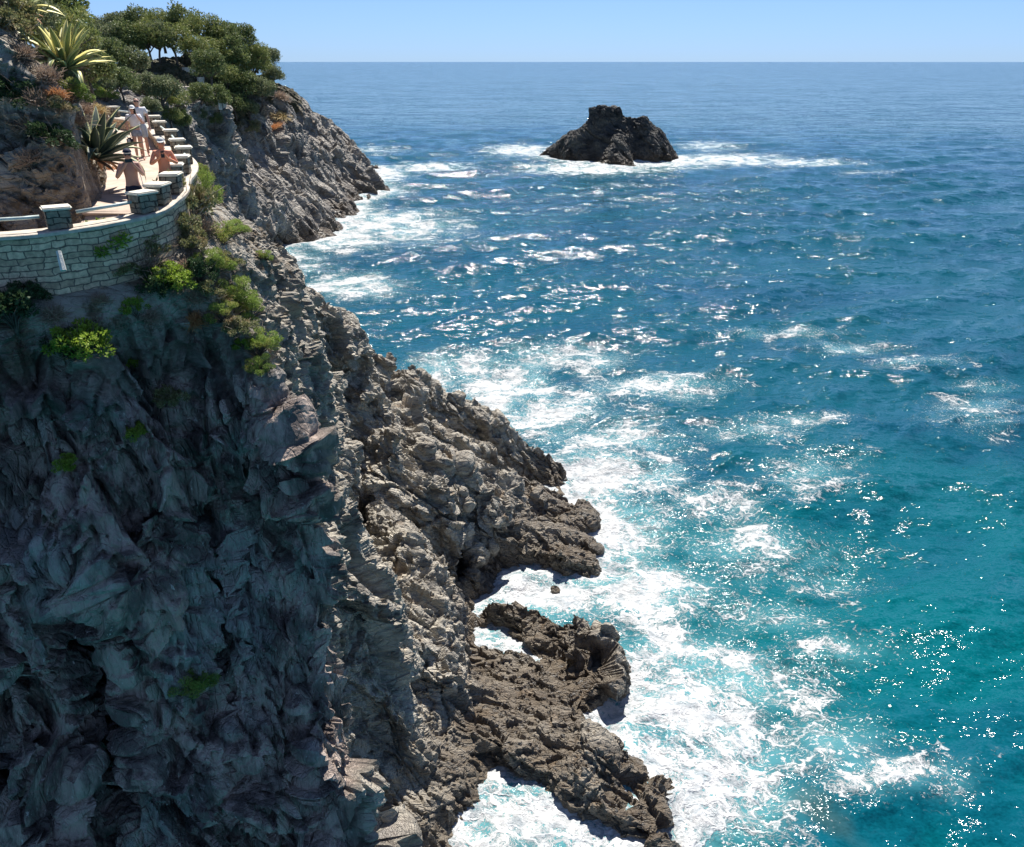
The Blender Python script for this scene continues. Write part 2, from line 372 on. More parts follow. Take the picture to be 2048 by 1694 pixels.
# ------------------------------------------------------------------ far headland and islet
def head_height(X, Y):
    wx = fbm(X * .08, Y * .08, 0 * X, 4, 15) * 5; wy = fbm(X * .08, Y * .08, 0 * X + 9, 4, 16) * 5
    Xw, Yw = X + wx, Y + wy; h = np.full(X.shape, -30.0)
    T = [([(-150, 110, 30), Y_(190, 150, 120), Y_(300, 120, 140), Y_(410, 130, 160), Y_(495, 165, 175), Y_(535, 198, 185), Y_(572, 225, 195), Y_(620, 280, 205), Y_(662, 318, 212), Y_(705, 336, 214.5)], (.16, 8, 1.25), (.6, 6, 2)),
         ([Y_(430, 150, 150), Y_(470, 225, 150), Y_(560, 300, 155), Y_(640, 370, 158), Y_(680, 400, 161)], (1.0, 4, 1.5), (.6, 6, 2)),
         ([Y_(560, 185, 180), Y_(610, 255, 182), Y_(655, 330, 188), Y_(690, 352, 199)], (1.3, 4, 2), (.8, 6, 2)),
         ([Y_(400, 225, 128), Y_(440, 330, 132), Y_(515, 392, 137), Y_(600, 424, 140), Y_(685, 438, 141.5)], (.55, 2.5, 4), (.5, 6, 2)),
         ([Y_(330, 300, 112), Y_(395, 390, 122), Y_(435, 432, 131)], (.8, 2, 5), (.5, 6, 2)),
         ([(-60, 40, 24), Y_(150, 200, 75), Y_(260, 185, 90), Y_(350, 180, 118)], (.1, 6, 6), (.2, 10, 3)),
         ([(-27, 46, 22.0), Y_(250, 250, 70), Y_(330, 245, 90), Y_(380, 250, 105)], (.5, 3, 6), (.1, 10, 3))]
    for c, n, f in T: h = np.maximum(h, tent(Xw, Yw, c, n, f))
    return h + fbm(X * .15, Y * .15, 0 * X + 2, 4, 19) * 1.6, 0 * X

def islet_height(X, Y):
    wx = fbm(X * .12, Y * .12, 0 * X, 4, 25) * 2.4; wy = fbm(X * .12, Y * .12, 0 * X + 9, 4, 26) * 2.4
    Xw, Yw = X + wx, Y + wy; y = 236
    h = tent(Xw, Yw, [Y_(1102, 292, 246), Y_(1125, 277, 243), Y_(1152, 264, 240), Y_(1180, 234, 236), Y_(1215, 228, 236), Y_(1250, 232, 236), Y_(1285, 228, 236), Y_(1306, 252, 237), Y_(1324, 275, 238), Y_(1335, 298, 238)], (1.0, 5, 2.6), (1.0, 5, 2.6))
    h = np.maximum(h, tent(Xw, Yw, [Y_(1225, 250, 234), Y_(1230, 290, 226), Y_(1205, 322, 223)], (1, 3, 1.5), (1, 3, 1.5)))
    h = np.maximum(h, tent(X, Y, [Y_(1186, 212, 235), Y_(1207, 209, 235.5), Y_(1227, 212, 235)], (.15, 1.3, 9), (.15, 1.5, 9)))
    return h, 0 * X
# ------------------------------------------------------------------ near cliff
_gx = np.arange(-28, 11, .1); _gy = np.arange(9, 63, .1); _GX, _GY = np.meshgrid(_gx, _gy, indexing='ij'); _H0, _D0 = near_height(_GX, _GY)
def surf(px, py):
    """where the ray of a picture point meets the rough relief"""
    r = ray(px, py)
    for y in np.arange(11, 62, .06):
        t = y / r.y; x = r.x * t; z = CAM_H + r.z * t; i, j = int((x + 28) / .1), int((y - 9) / .1)
        if 0 <= i < _H0.shape[0] and 0 <= j < _H0.shape[1] and _H0[i, j] > z: return (x, y, z)
    return tuple(atz(px, py, 0))
GROOVES = [([(668, 650), (690, 760), (705, 890), (740, 1040)], 1.25), ([(800, 740), (870, 830), (960, 910), (1060, 960)], .55), ([(760, 830), (800, 860), (840, 920)], .7), ([(810, 900), (870, 925)], .6),
           ([(893, 900), (910, 980), (925, 1060), (940, 1110)], .5), ([(1000, 930), (1050, 985), (1110, 1040)], .45), ([(850, 1070), (890, 1100)], .9), ([(955, 1040), (975, 1090)], .8), ([(1010, 1090), (1070, 1125)], .7),
           ([(795, 810), (825, 835)], .6), ([(860, 1385), (840, 1340)], .75), ([(880, 1440), (860, 1390)], .6), ([(1080, 1290), (1160, 1350)], .45), ([(600, 610), (640, 700), (655, 800)], .6), ([(770, 1100), (760, 1050)], .9),
           ([(420, 720), (396, 860), (380, 1000), (386, 1150), (402, 1300)], .30), ([(562, 1010), (545, 1100), (562, 1250), (600, 1450), (612, 1650)], .24), ([(120, 1230), (185, 1400), (250, 1690)], .45),
           ([(150, 690), (132, 820), (178, 905)], .26), ([(0, 1160), (60, 1290), (120, 1500)], .5), ([(480, 900), (500, 1060), (470, 1210)], .2), ([(300, 1000), (262, 1120)], .22), ([(440, 1400), (470, 1560), (455, 1690)], .22)]
def carve_near(F, X, Y, Z):
    for P, r in GROOVES:
        r = r * 1.4
        P = [surf(*p) for p in P]
        for a, b in zip(P[:-1], P[1:]):
            d = np.array(b) - np.array(a); L2 = float(d @ d) + 1e-6
            lo = np.minimum(a, b) - r - 1.2; hi = np.maximum(a, b) + r + 1.2
            ii = [slice(max(0, int((lo[k] - o_[k]) / .25)), max(1, int((hi[k] - o_[k]) / .25))) for k in range(3) for o_ in [(-27, 11.5, -2.5)]]
            x, y, z = X[tuple(ii)], Y[tuple(ii)], Z[tuple(ii)]
            t = np.clip(((x - a[0]) * d[0] + (y - a[1]) * d[1] + (z - a[2]) * d[2]) / L2, 0, 1)
            q = np.sqrt((x - a[0] - t * d[0]) ** 2 + (y - a[1] - t * d[1]) ** 2 + (z - a[2] - t * d[2]) ** 2) - r * (.85 + .3 * perlin(x, y, z, 5))
            F[tuple(ii)] = np.maximum(F[tuple(ii)], -q)
    def ell(c, r):
        return (np.sqrt(((X - c[0]) / r[0]) ** 2 + ((Y - c[1]) / r[1]) ** 2 + ((Z - c[2]) / r[2]) ** 2) - 1) * min(r)
    for c, r in [((-4.6, 35.2, 1.2), (2.6, 1.9, 2.0)), ((0.4, 35.4, 0.6), (2.6, 1.5, 1.5)), ((-3.6, 25.4, 1.5), (0.55, 1.4, 2.0)),
                 ((-7.3, 32.0, 5), (0.9, 2.2, 4.5)), ((-10.0, 15.4, 10.5), (1.0, 1.2, 4.5)), ((-7.6, 16.0, 13), (.35, 1.4, 7)), ((-5.6, 16.2, 10), (.35, 1.3, 6)), ((-12.0, 15.2, 6.5), (1.4, 1.4, 3.8))]:
        F = np.maximum(F, -ell(c, r))
    return F
V, Q = field_mesh(near_height, -27, 9, 11.5, 62, -2.5, 31, 0.25, 0.1, 0.42, 2.4, carve_near, seed=3, maskf=2.6)
Vn, Qn = subdiv(V, Q); Vn = relax(Vn, Qn, .4)
vis = in_view(Vn, 200)[Qn].any(1); Vn, Qn = compact(Vn, Qn, vis)
Vn, Qn = subdiv(Vn, Qn); Vn = relax(Vn, Qn, .3)
N = smooth_normals(Vn, Qn, 14)
D, BZ = polydist(Vn[:, 0], Vn[:, 1], [(p.x, p.y, p.z) for p in POS])
onp = (D > -0.2) & (D < PW + 0.25)
kk = np.where(D > 0, smooth01((D - PW - .1) / .4), smooth01((-D - 0.15) / 1.2)); kk = np.where(onp, 0, kk)
kk = np.where((D < 0) & (D > -3), np.maximum(kk * smooth01((-D - .5) / 1.5), smooth01((BZ - 1.4 - Vn[:, 2]) / 2.4)), kk)
kk = kk * (.68 + .32 * smooth01((Vn[:, 2] - .8) / 2.5))
print('near verts', len(Vn))
stv = smooth01((19.0 - Vn[:, 1]) / 1.2) * smooth01((21.0 - Vn[:, 2]) / 1.5)
Vn = rockdisp(Vn, N, 1.9, 0.8 + .25 * stv, kk, 20, stv)

NEAR_V, NEAR_Q = Vn, Qn
# ------------------------------------------------------------------ headland
V, Q = field_mesh(head_height, -135, -14, 62, 236, -3, 36, 1.0, 0.5, 2.2, 9, None, seed=13)
vis = in_view(V, 260)[Q].any(1); V, Q = compact(V, Q, vis)
V, Q = subdiv(V, Q); V = relax(V, Q, .4)
vis = (in_view(V, 60) )[Q].any(1); V, Q = compact(V, Q, vis)
V, Q = subdiv(V, Q)
N = smooth_normals(V, Q, 8); print('head verts', len(V))
HEAD_V = rockdisp(V, N, 8.0, 1.9, 1.0, 60, 0.0); HEAD_Q = Q
# ------------------------------------------------------------------ islet
V, Q = field_mesh(islet_height, 4, 56, 215, 256, -3, 20, 0.5, 0.25, 1.3, 4.5, None, seed=23)
V, Q = subdiv(V, Q); V = relax(V, Q, .4); V, Q = subdiv(V, Q)
N = smooth_normals(V, Q, 8); print('islet verts', len(V))
ISL_V = rockdisp(V, N, 5.0, 1.15, 1.0, 80, 0.35); ISL_Q = Q
# ------------------------------------------------------------------ materials
class NT:
    def __init__(s, name):
        s.m = bpy.data.materials.new(name); s.m.use_nodes = True; s.t = s.m.node_tree; s.p = s.t.nodes['Principled BSDF']; s.out = s.t.nodes['Material Output']
        s._geo = None
    def n(s, typ, **kw):
        nd = s.t.nodes.new(typ)
        for k, v in kw.items():
            if k.startswith('i_'): nd.inputs[k[2:].replace('_', ' ')].default_value = v
            else: setattr(nd, k, v)
        return nd
    def l(s, a, b): s.t.links.new(a, b)
    def pos(s):
        if s._geo is None: s._geo = s.n('ShaderNodeNewGeometry')
        return s._geo.outputs['Position']
    def mapv(s, scale=(1, 1, 1), rot=(0, 0, 0), src=None):
        m = s.n('ShaderNodeMapping'); m.inputs['Scale'].default_value = scale; m.inputs['Rotation'].default_value = rot; s.l(src or s.pos(), m.inputs[0]); return m.outputs[0]
    def noise(s, vec, scale, detail=4, rough=.55, typ='FBM', dist=0.0, w=None):
        nd = s.n('ShaderNodeTexNoise', noise_type=typ); nd.inputs['Scale'].default_value = scale; nd.inputs['Detail'].default_value = detail; nd.inputs['Roughness'].default_value = rough; nd.inputs['Distortion'].default_value = dist
        s.l(vec, nd.inputs['Vector']); return nd.outputs[0]
    def math(s, op, a, b=None, c=None, clamp=False):
        nd = s.n('ShaderNodeMath', operation=op, use_clamp=clamp)
        for i, q in enumerate((a, b, c)):
            if q is None: continue
            if hasattr(q, 'is_linked'): s.l(q, nd.inputs[i])
            else: nd.inputs[i].default_value = q
        return nd.outputs[0]
    def ramp(s, fac, a, b, lo=0.0, hi=1.0, smooth=True):
        nd = s.n('ShaderNodeMapRange', interpolation_type='SMOOTHSTEP' if smooth else 'LINEAR'); s.l(fac, nd.inputs['Value'])
        for k, q in (('From Min', a), ('From Max', b), ('To Min', lo), ('To Max', hi)):
            if hasattr(q, 'is_linked'): s.l(q, nd.inputs[k])
            else: nd.inputs[k].default_value = q
        return nd.outputs[0]
    def mix(s, fac, a, b):
        nd = s.n('ShaderNodeMix', data_type='RGBA')
        for sock, q in ((nd.inputs[0], fac), (nd.inputs[6], a), (nd.inputs[7], b)):
            if hasattr(q, 'is_linked'): s.l(q, sock)
            else: sock.default_value = q if isinstance(q, float) else (*q, 1)
        return nd.outputs[2]
    def attr(s, name): return s.n('ShaderNodeAttribute', attribute_name=name).outputs['Fac']
    def bump(s, h, dist, strength=1.0, normal=None):
        nd = s.n('ShaderNodeBump'); nd.inputs['Distance'].default_value = dist; nd.inputs['Strength'].default_value = strength; s.l(h, nd.inputs['Height'])
        if normal is not None: s.l(normal, nd.inputs['Normal'])
        return nd.outputs[0]
    def set(s, **kw):
        for k, v in kw.items():
            i = s.p.inputs[k.replace('_', ' ')]
            if hasattr(v, 'is_linked'): s.l(v, i)
            elif isinstance(v, tuple): i.default_value = (*v, 1) if len(v) == 3 else v
            else: i.default_value = v
        return s

def rock_material(name, sc, base, light, dark, rust, wet=True, veg=None):
    t = NT(name); p = t.pos()
    along = (rad(0), rad(40), rad(-8))
    st = t.mapv((0.35 / sc, 1.0 / sc, 1.0 / sc), along)
    big = t.noise(t.mapv((1 / sc,) * 3), .35, 5, .6)
    mid = t.noise(st, 1.6, 8, .62)
    fine = t.noise(st, 7.0, 8, .65)
    vor = t.n('ShaderNodeTexVoronoi', feature='F1'); vor.inputs['Scale'].default_value = 3.2; t.l(t.mapv((.5 / sc, 1 / sc, 1 / sc), along), vor.inputs['Vector'])
    vc = t.n('ShaderNodeSeparateColor'); t.l(vor.outputs['Color'], vc.inputs[0])
    col = t.mix(t.ramp(big, .38, .62), base, light)
    col = t.mix(t.ramp(mid, .42, .66), col, dark)
    col = t.mix(t.math('MULTIPLY', t.ramp(vc.outputs[0], .2, 1.0), .35), col, tuple(min(1, c * 1.35) for c in light))
    col = t.mix(t.math('MULTIPLY', t.ramp(t.noise(t.mapv((1 / sc,) * 3), 1.1, 5, .6), .56, .72), .6), col, rust)
    col = t.mix(t.math('MULTIPLY', t.ramp(t.noise(st, 9.0, 4, .7), .66, .74), .75), col, (.62, .6, .56))     # quartz flecks
    rough = .78
    sep = t.n('ShaderNodeSeparateXYZ'); t.l(p, sep.inputs[0])
    if wet:
        w = t.ramp(t.math('ADD', sep.outputs[2], t.math('MULTIPLY', t.math('SUBTRACT', big, .5), 3.0)), 0.5, 3.6, 1.0, 0.0)
        col = t.mix(t.math('MULTIPLY', w, .72), col, (.115, .082, .052))
        rough = t.ramp(w, 0, 1, .72, .34)
    if veg is not None:
        gn = t.n('ShaderNodeSeparateXYZ'); t.l(t._geo.outputs['Normal'], gn.inputs[0])
        a = t.attr('veg'); m = t.ramp(t.math('ADD', a, t.math('MULTIPLY', t.math('SUBTRACT', t.noise(t.mapv((1 / sc,) * 3), 1.3, 6, .65), .5), 1.4)), .42, .62)
        vcol = t.mix(t.ramp(t.noise(t.mapv((1 / sc,) * 3), 5.0, 6, .7), .35, .65), veg[0], veg[1])
        col = t.mix(m, col, vcol)
        t._mid = mid; sl = t.attr('slate'); col = t.mix(sl, col, t.mix(1.0, (.0, .0, .0), t.mix(t.ramp(t.noise(t.mapv((1.0, 1.0, .38)), 1.7, 8, .62), .40, .60), (.66, .52, .43), (.20, .16, .14))))  # shade lift painted in: warmer, paler colour where the cliff face lies shaded
        col = t.mix(t.math('MULTIPLY', t.math('MULTIPLY', sl, t.ramp(big, .5, .62)), .5), col, (.60, .59, .56))
        col = t.mix(t.math('MULTIPLY', sl, t.ramp(t.noise(t.mapv((1.2, 1.2, .5)), 6.0, 4, .7), .62, .70)), col, (.78, .72, .66))
    if veg is not None:
        vm = t.mapv((1.0, 1.0, .38)); m2 = t.noise(vm, 1.7, 8, .62); f2 = t.noise(vm, 7.5, 8, .65)
        mid = t.n('ShaderNodeMix', data_type='FLOAT'); t.l(sl, mid.inputs[0]); t.l(t._mid, mid.inputs[2]); t.l(m2, mid.inputs[3]); mid = mid.outputs[0]
        fm = t.n('ShaderNodeMix', data_type='FLOAT'); t.l(sl, fm.inputs[0]); t.l(fine, fm.inputs[2]); t.l(f2, fm.inputs[3]); fine = fm.outputs[0]
    h = t.math('ADD', t.math('MULTIPLY', mid, 1.0), t.math('MULTIPLY', fine, .6))
    vd = t.n('ShaderNodeTexVoronoi', feature='DISTANCE_TO_EDGE'); vd.inputs['Scale'].default_value = 4.2; vv = t.mapv((.4 / sc, 1 / sc, 1 / sc), along)
    if veg is not None:
        vx = t.n('ShaderNodeMix', data_type='VECTOR'); t.l(sl, vx.inputs[0]); t.l(vv, vx.inputs[4]); t.l(t.mapv((1.0, 1.0, .3)), vx.inputs[5]); vv = vx.outputs[1]
    t.l(vv, vd.inputs['Vector'])
    h = t.math('ADD', h, t.math('MULTIPLY', t.ramp(vd.outputs['Distance'], 0, .12), .16))
    h = t.math('ADD', h, t.math('MULTIPLY', t.noise(t.mapv((1 / sc,) * 3), 22, 4, .7), .16))
    t.set(Base_Color=col, Roughness=rough, Normal=t.bump(h, .42 * sc, 1.0)); t.p.inputs['Specular IOR Level'].default_value = .35
    return t.m
M = {}
M['rock'] = rock_material('cliff_rock', 1.0, (.40, .355, .285), (.56, .51, .42), (.19, .17, .145), (.42, .29, .17), veg=((.13, .105, .07), (.27, .20, .13)))
M['head'] = rock_material('headland_rock', 4.0, (.32, .29, .25), (.46, .42, .36), (.15, .14, .13), (.36, .24, .14), veg=((.055, .06, .025), (.16, .13, .075)))
M['islet'] = rock_material('islet_rock', 3.0, (.085, .08, .075), (.14, .13, .11), (.035, .035, .036), (.12, .09, .05))

# ------------------------------------------------------------------ sea
FOAM = [(560, 470, 60, 22, .9), (640, 470, 110, 25, 1.0), (780, 452, 110, 26, .8), (690, 390, 45, 45, .85), (740, 345, 60, 12, 1), (850, 335, 70, 8, .85), (740, 300, 60, 8, .45), (700, 570, 70, 22, .85), (610, 520, 50, 26, .45),
 (870, 440, 60, 14, .5), (1040, 300, 55, 9, .9), (1190, 338, 100, 10, 1.0), (1330, 325, 90, 9, .9), (1450, 320, 120, 9, .85), (1600, 326, 100, 5, .7), (1420, 292, 55, 8, .55), (1745, 343, 50, 5, .4), (1250, 368, 60, 5, .3),
 (900, 750, 70, 30, .7), (960, 760, 110, 36, .8), (1130, 715, 110, 22, .62), (1300, 772, 130, 20, .62), (1380, 775, 70, 12, .5), (1100, 820, 90, 45, .8), (1010, 790, 90, 30, .85), (1240, 880, 100, 50, .62), (1200, 960, 80, 60, .95),
 (1310, 960, 80, 40, .62), (1230, 1060, 90, 70, .95), (1380, 1010, 140, 45, .42), (1500, 860, 100, 22, .45), (1600, 838, 100, 12, .42), (1550, 665, 110, 9, .42), (1700, 690, 100, 10, .5), (1830, 725, 90, 14, .42), (1950, 830, 80, 30, .5), (1970, 770, 60, 14, .35),
 (1260, 1180, 120, 50, .95), (1480, 1090, 170, 40, .5), (1620, 960, 90, 50, .4), (1690, 930, 60, 30, .3), (1520, 1230, 130, 40, .42), (1340, 1300, 100, 50, .62), (1350, 1440, 120, 80, 1.1), (1480, 1370, 130, 60, .62), (1650, 1300, 120, 30, .42),
 (1580, 1500, 160, 60, .66), (1760, 1560, 130, 45, .6), (1900, 1600, 60, 30, .35), (1400, 1600, 160, 80, .92), (1120, 1640, 180, 60, 1.0), (980, 1560, 60, 50, 1.0), (1190, 1390, 50, 30, 1), (840, 1180, 80, 40, 1.1), (960, 1240, 70, 30, 1.1), (1100, 1190, 80, 25, 1), (1600, 1150, 140, 30, .38), (1450, 1480, 100, 50, .85)]
SHORE = None
def foam_density(X, Y):
    d = np.zeros(X.shape)
    for cx, cy, dx, dy, a in FOAM:
        c = atz(cx, cy); rx = (atz(cx + dx, cy) - c).x; y1 = atz(cx, cy - dy).y; y0 = atz(cx, cy + dy).y; ry = (y1 - y0) / 2; yc = (y0 + y1) / 2
        sh = (atz(cx, cy - dy).x - atz(cx, cy + dy).x) / (y1 - y0)
        q = ((X - c.x - sh * (Y - yc)) / rx) ** 2 + ((Y - yc) / ry) ** 2
        d = np.maximum(d, 1.12 * a * np.exp(-q * .5))
    return np.clip(d * (1 + 1.1 * fbm(X / 3.2, Y / 4.5, 0 * X + 4, 4, 71)), 0, 1.15)
def sea_build():
    ang = np.concatenate([np.arange(-180, -46, 6), np.arange(-46, 46, .13), np.arange(46, 180, 6)]) * math.pi / 180
    rr = [0.5, 4, 8, 12, 14]
    while rr[-1] < 420: rr.append(rr[-1] * 1.0042 + .004)
    while rr[-1] < 60000: rr.append(rr[-1] * 1.12)
    rr = np.array(rr); R, A = np.meshgrid(rr, ang, indexing='ij'); X = R * np.sin(A); Y = R * np.cos(A)
    step = R * .0045; Zs = np.zeros_like(X); rs = np.random.default_rng(3)
    NX = X.copy(); NY = Y.copy()
    env = .75 + .5 * fbm(X / 40, Y / 40, 0 * X, 2, 91)
    for i in range(46):
        lam = 0.9 * (1.085 ** i) * (1 + .05 * rs.normal()); th = rad(-90 + 28 + rs.normal() * (30 if lam < 8 else 16)); k = 2 * math.pi / lam
        am = .011 * lam ** .95 * (1 if lam < 16 else .45)
        ph = k * (X * math.cos(th) + Y * math.sin(th)) + rs.uniform(0, 7) + 1.5 * perlin(X / lam / 3, Y / lam / 3, 0 * X + i, 92)
        f = np.clip((lam / step - 2.5) / 2.5, 0, 1) * env
        Zs += am * f * np.cos(ph); NX -= .8 * am * f * math.cos(th) * np.sin(ph); NY -= .8 * am * f * math.sin(th) * np.sin(ph)
    Zs = Zs * smooth01((420 - R) / 200)
    f = np.zeros_like(X); m = (R < 420) & (R > 10) & (np.abs(A) < .85); f[m] = foam_density(X[m], Y[m])
    # foam hugs the rocks: distance to the waterline
    from mathutils.kdtree import KDTree
    pts = []
    for VV in (NEAR_V, HEAD_V, ISL_V):
        w = VV[np.abs(VV[:, 2]) < .25]; pts.append(w[:: max(1, len(w) // 5000)])
    pts = np.concatenate(pts); kd = KDTree(len(pts))
    for i, q in enumerate(pts): kd.insert((q[0], q[1], 0), i)
    kd.balance(); sh = np.zeros_like(X)
    sub = np.zeros(X.shape, bool); sub[::4, ::4] = m[::4, ::4]
    dd = np.full(X.shape, 99.); I = np.argwhere(sub)
    for (i, j) in I: dd[i, j] = kd.find((X[i, j], Y[i, j], 0))[2]
    # spread coarse samples
    ci = (np.arange(X.shape[0]) / 4); cj = (np.arange(X.shape[1]) / 4); G = dd[::4, ::4]
    i0 = np.clip(ci.astype(int), 0, G.shape[0] - 2); j0 = np.clip(cj.astype(int), 0, G.shape[1] - 2); a = np.clip(ci - i0, 0, 1)[:, None]; b = np.clip(cj - j0, 0, 1)[None]
    dd = G[i0][:, j0] * (1 - a) * (1 - b) + G[i0 + 1][:, j0] * a * (1 - b) + G[i0][:, j0 + 1] * (1 - a) * b + G[i0 + 1][:, j0 + 1] * a * b
    wd = 1.5 + R * .014
    sh = np.where(m, np.exp(-dd / wd), 0)
    near = np.exp(-dd / 9.0) * m
    f = np.maximum(f, sh * 1.08)
    Zs = Zs + np.where(m, f * .10 * perlin(X * 1.3, Y * 1.3, 0 * X, 77), 0)
    nr, na = X.shape; idx = np.arange(nr * na).reshape(nr, na)
    q = np.stack([idx[:-1, :-1], idx[:-1, 1:], idx[1:, 1:], idx[1:, :-1]], -1).reshape(-1, 4)[:, ::-1]
    w = np.stack([idx[:-1, -1], idx[:-1, 0], idx[1:, 0], idx[1:, -1]], -1)[:, ::-1]
    o = mesh_obj('sea', np.stack([NX, NY, Zs], -1).reshape(-1, 3), np.concatenate([q, w]), M['sea'], smooth=True)
    attr(o, 'foam', f.ravel()); attr(o, 'shore', near.ravel())
    # teal shallows off the foreground and the bay
    sx = smooth01((70 - Y) / 55) * .8 + .25 * fbm(X / 16, Y / 10, 0 * X, 3, 44)
    attr(o, 'shallow', np.where(R < 420, sx, 0).ravel())
    c = atz(1665, 1660); nz_ = fbm(X * .5, Y * .5, 0 * X, 3, 66)
    attr(o, 'reef', (.5 * smooth01((.8 - ((X - c.x + (Y - c.y) * .5) / 1.1) ** 2 - ((Y - c.y) / 2.0) ** 2 + nz_ * 1.6) / 1.3)).ravel())
    tag(o, kind='structure'); return o

def sea_material():
    t = NT('sea_water'); p = t.pos()
    foam = t.attr('foam'); shore = t.attr('shore'); shal = t.attr('shallow')
    # swirling foam threads
    wv = t.n('ShaderNodeTexNoise'); wv.inputs['Scale'].default_value = .22; wv.inputs['Detail'].default_value = 3; t.l(p, wv.inputs['Vector'])
    sub = t.n('ShaderNodeVectorMath', operation='SUBTRACT'); t.l(wv.outputs['Color'], sub.inputs[0]); sub.inputs[1].default_value = (.5, .5, .5)
    sc = t.n('ShaderNodeVectorMath', operation='SCALE'); t.l(sub.outputs[0], sc.inputs[0]); sc.inputs['Scale'].default_value = 3.2
    add = t.n('ShaderNodeVectorMath', operation='ADD'); t.l(p, add.inputs[0]); t.l(sc.outputs[0], add.inputs[1]); wp = add.outputs[0]
    w2 = t.n('ShaderNodeTexNoise'); w2.inputs['Scale'].default_value = 2.1; w2.inputs['Detail'].default_value = 4; t.l(p, w2.inputs['Vector'])
    s2 = t.n('ShaderNodeVectorMath', operation='SUBTRACT'); t.l(w2.outputs['Color'], s2.inputs[0]); s2.inputs[1].default_value = (.5, .5, .5)
    k2 = t.n('ShaderNodeVectorMath', operation='SCALE'); t.l(s2.outputs[0], k2.inputs[0]); k2.inputs['Scale'].default_value = .9
    a2 = t.n('ShaderNodeVectorMath', operation='ADD'); t.l(wp, a2.inputs[0]); t.l(k2.outputs[0], a2.inputs[1]); wp = a2.outputs[0]
    mp = t.mapv((.75, 1.15, 1), (0, 0, rad(-20)), wp)
    r1 = t.noise(mp, .9, 7, .62, dist=.8); r2 = t.noise(mp, 2.6, 5, .6, dist=1.2)
    th = lambda n, w: t.math('SUBTRACT', 1.0, t.math('MULTIPLY', t.math('ABSOLUTE', t.math('SUBTRACT', n, .5)), w), clamp=True)   # ridges at 0.5
    thread = t.math('MAXIMUM', th(r1, 13.0), t.math('MULTIPLY', th(r2, 13.0), .85))
    ve = t.n('ShaderNodeTexVoronoi', feature='DISTANCE_TO_EDGE'); ve.inputs['Scale'].default_value = .95; t.l(mp, ve.inputs['Vector'])
    ve2 = t.n('ShaderNodeTexVoronoi', feature='DISTANCE_TO_EDGE'); ve2.inputs['Scale'].default_value = 2.7; t.l(mp, ve2.inputs['Vector'])
    thread = t.math('MAXIMUM', t.math('MULTIPLY', thread, .9), t.math('MAXIMUM', t.ramp(ve.outputs['Distance'], 0, .16, 1, 0), t.ramp(ve2.outputs['Distance'], 0, .2, .75, 0)))
    body = t.noise(mp, .38, 6, .66)
    val = t.math('ADD', t.math('MULTIPLY', thread, .45), t.math('MULTIPLY', t.math('SUBTRACT', body, .5), 1.9))
    thr = t.ramp(foam, 0.0, 1.1, .62, -.02, smooth=False)
    mask = t.ramp(t.math('SUBTRACT', val, thr), 0.0, .22)
    fleck = t.ramp(t.math('ADD', t.noise(mp, 6.5, 3, .6), t.math('MULTIPLY', foam, .12)), .64, .68)
    mask = t.math('MAXIMUM', mask, t.math('MULTIPLY', fleck, t.ramp(foam, .10, .35)))
    mask = t.math('MULTIPLY', mask, t.ramp(foam, .04, .16))
    # rare whitecaps on the open water
    cap = t.noise(t.mapv((.12, .5, 1), (0, 0, rad(-8))), 1.0, 5, .6)
    mask = t.math('MAXIMUM', mask, t.math('MULTIPLY', t.ramp(cap, .735, .765), .8))
    milky = t.ramp(foam, .12, .95)
    deep = t.mix(t.ramp(shal, 0.02, .75), (.003, .066, .096), (.0, .092, .108))
    deep = t.mix(t.math('MULTIPLY', t.ramp(t.noise(t.mapv((.03, .06, 1)), 1.0, 3), .4, .65), .35), deep, (.003, .03, .085))
    col = t.mix(t.math('MULTIPLY', milky, .5), deep, (.17, .42, .44))
    col = t.mix(t.attr('reef'), col, (.055, .06, .035))
    col = t.mix(mask, col, t.mix(t.ramp(t.noise(mp, 1.7, 6, .65), .3, .62), (.30, .34, .36), (.60, .60, .59)))
    acc = None
    for sx, sy, rz, s_, dt, am in ((.35, 1.2, -10, .06, 4, .45), (.45, 1.25, -12, .2, 3, .6), (.5, 1.3, -14, .65, 3, .95), (.5, 1.3, 12, 2.6, 4, 1.4), (.75, 1.2, -30, 9.5, 3, 1.4)):
        nd = t.n('ShaderNodeTexNoise'); nd.inputs['Scale'].default_value = s_; nd.inputs['Detail'].default_value = dt; nd.inputs['Roughness'].default_value = .6
        t.l(t.mapv((sx, sy, 1), (0, 0, rad(rz))), nd.inputs['Vector'])
        a = t.n('ShaderNodeVectorMath', operation='SUBTRACT'); t.l(nd.outputs['Color'], a.inputs[0]); a.inputs[1].default_value = (.5, .5, .5)
        b = t.n('ShaderNodeVectorMath', operation='MULTIPLY'); t.l(a.outputs[0], b.inputs[0]); b.inputs[1].default_value = (am * .85, am * 1.02, 0)
        if acc is None: acc = b.outputs[0]
        else:
            c = t.n('ShaderNodeVectorMath', operation='ADD'); t.l(acc, c.inputs[0]); t.l(b.outputs[0], c.inputs[1]); acc = c.outputs[0]
    c = t.n('ShaderNodeVectorMath', operation='ADD'); t.l(acc, c.inputs[0]); t.l(t._geo.outputs['Normal'], c.inputs[1])
    nz = t.n('ShaderNodeVectorMath', operation='NORMALIZE'); t.l(c.outputs[0], nz.inputs[0])
    fb = t.bump(t.math('MULTIPLY', t.math('MULTIPLY', val, mask), .5), .5, .6, nz.outputs[0])
    t.set(Base_Color=col, Roughness=t.ramp(mask, 0, 1, .09, .75), Normal=fb, IOR=1.33)
    t.l(t.ramp(mask, 0, 1, .29, .1), t.p.inputs['Specular IOR Level'])
    return t.m
M['sea'] = sea_material()
o = mesh_obj('terrain', NEAR_V, NEAR_Q, M['rock']); tag(o, kind='structure'); TERR = o
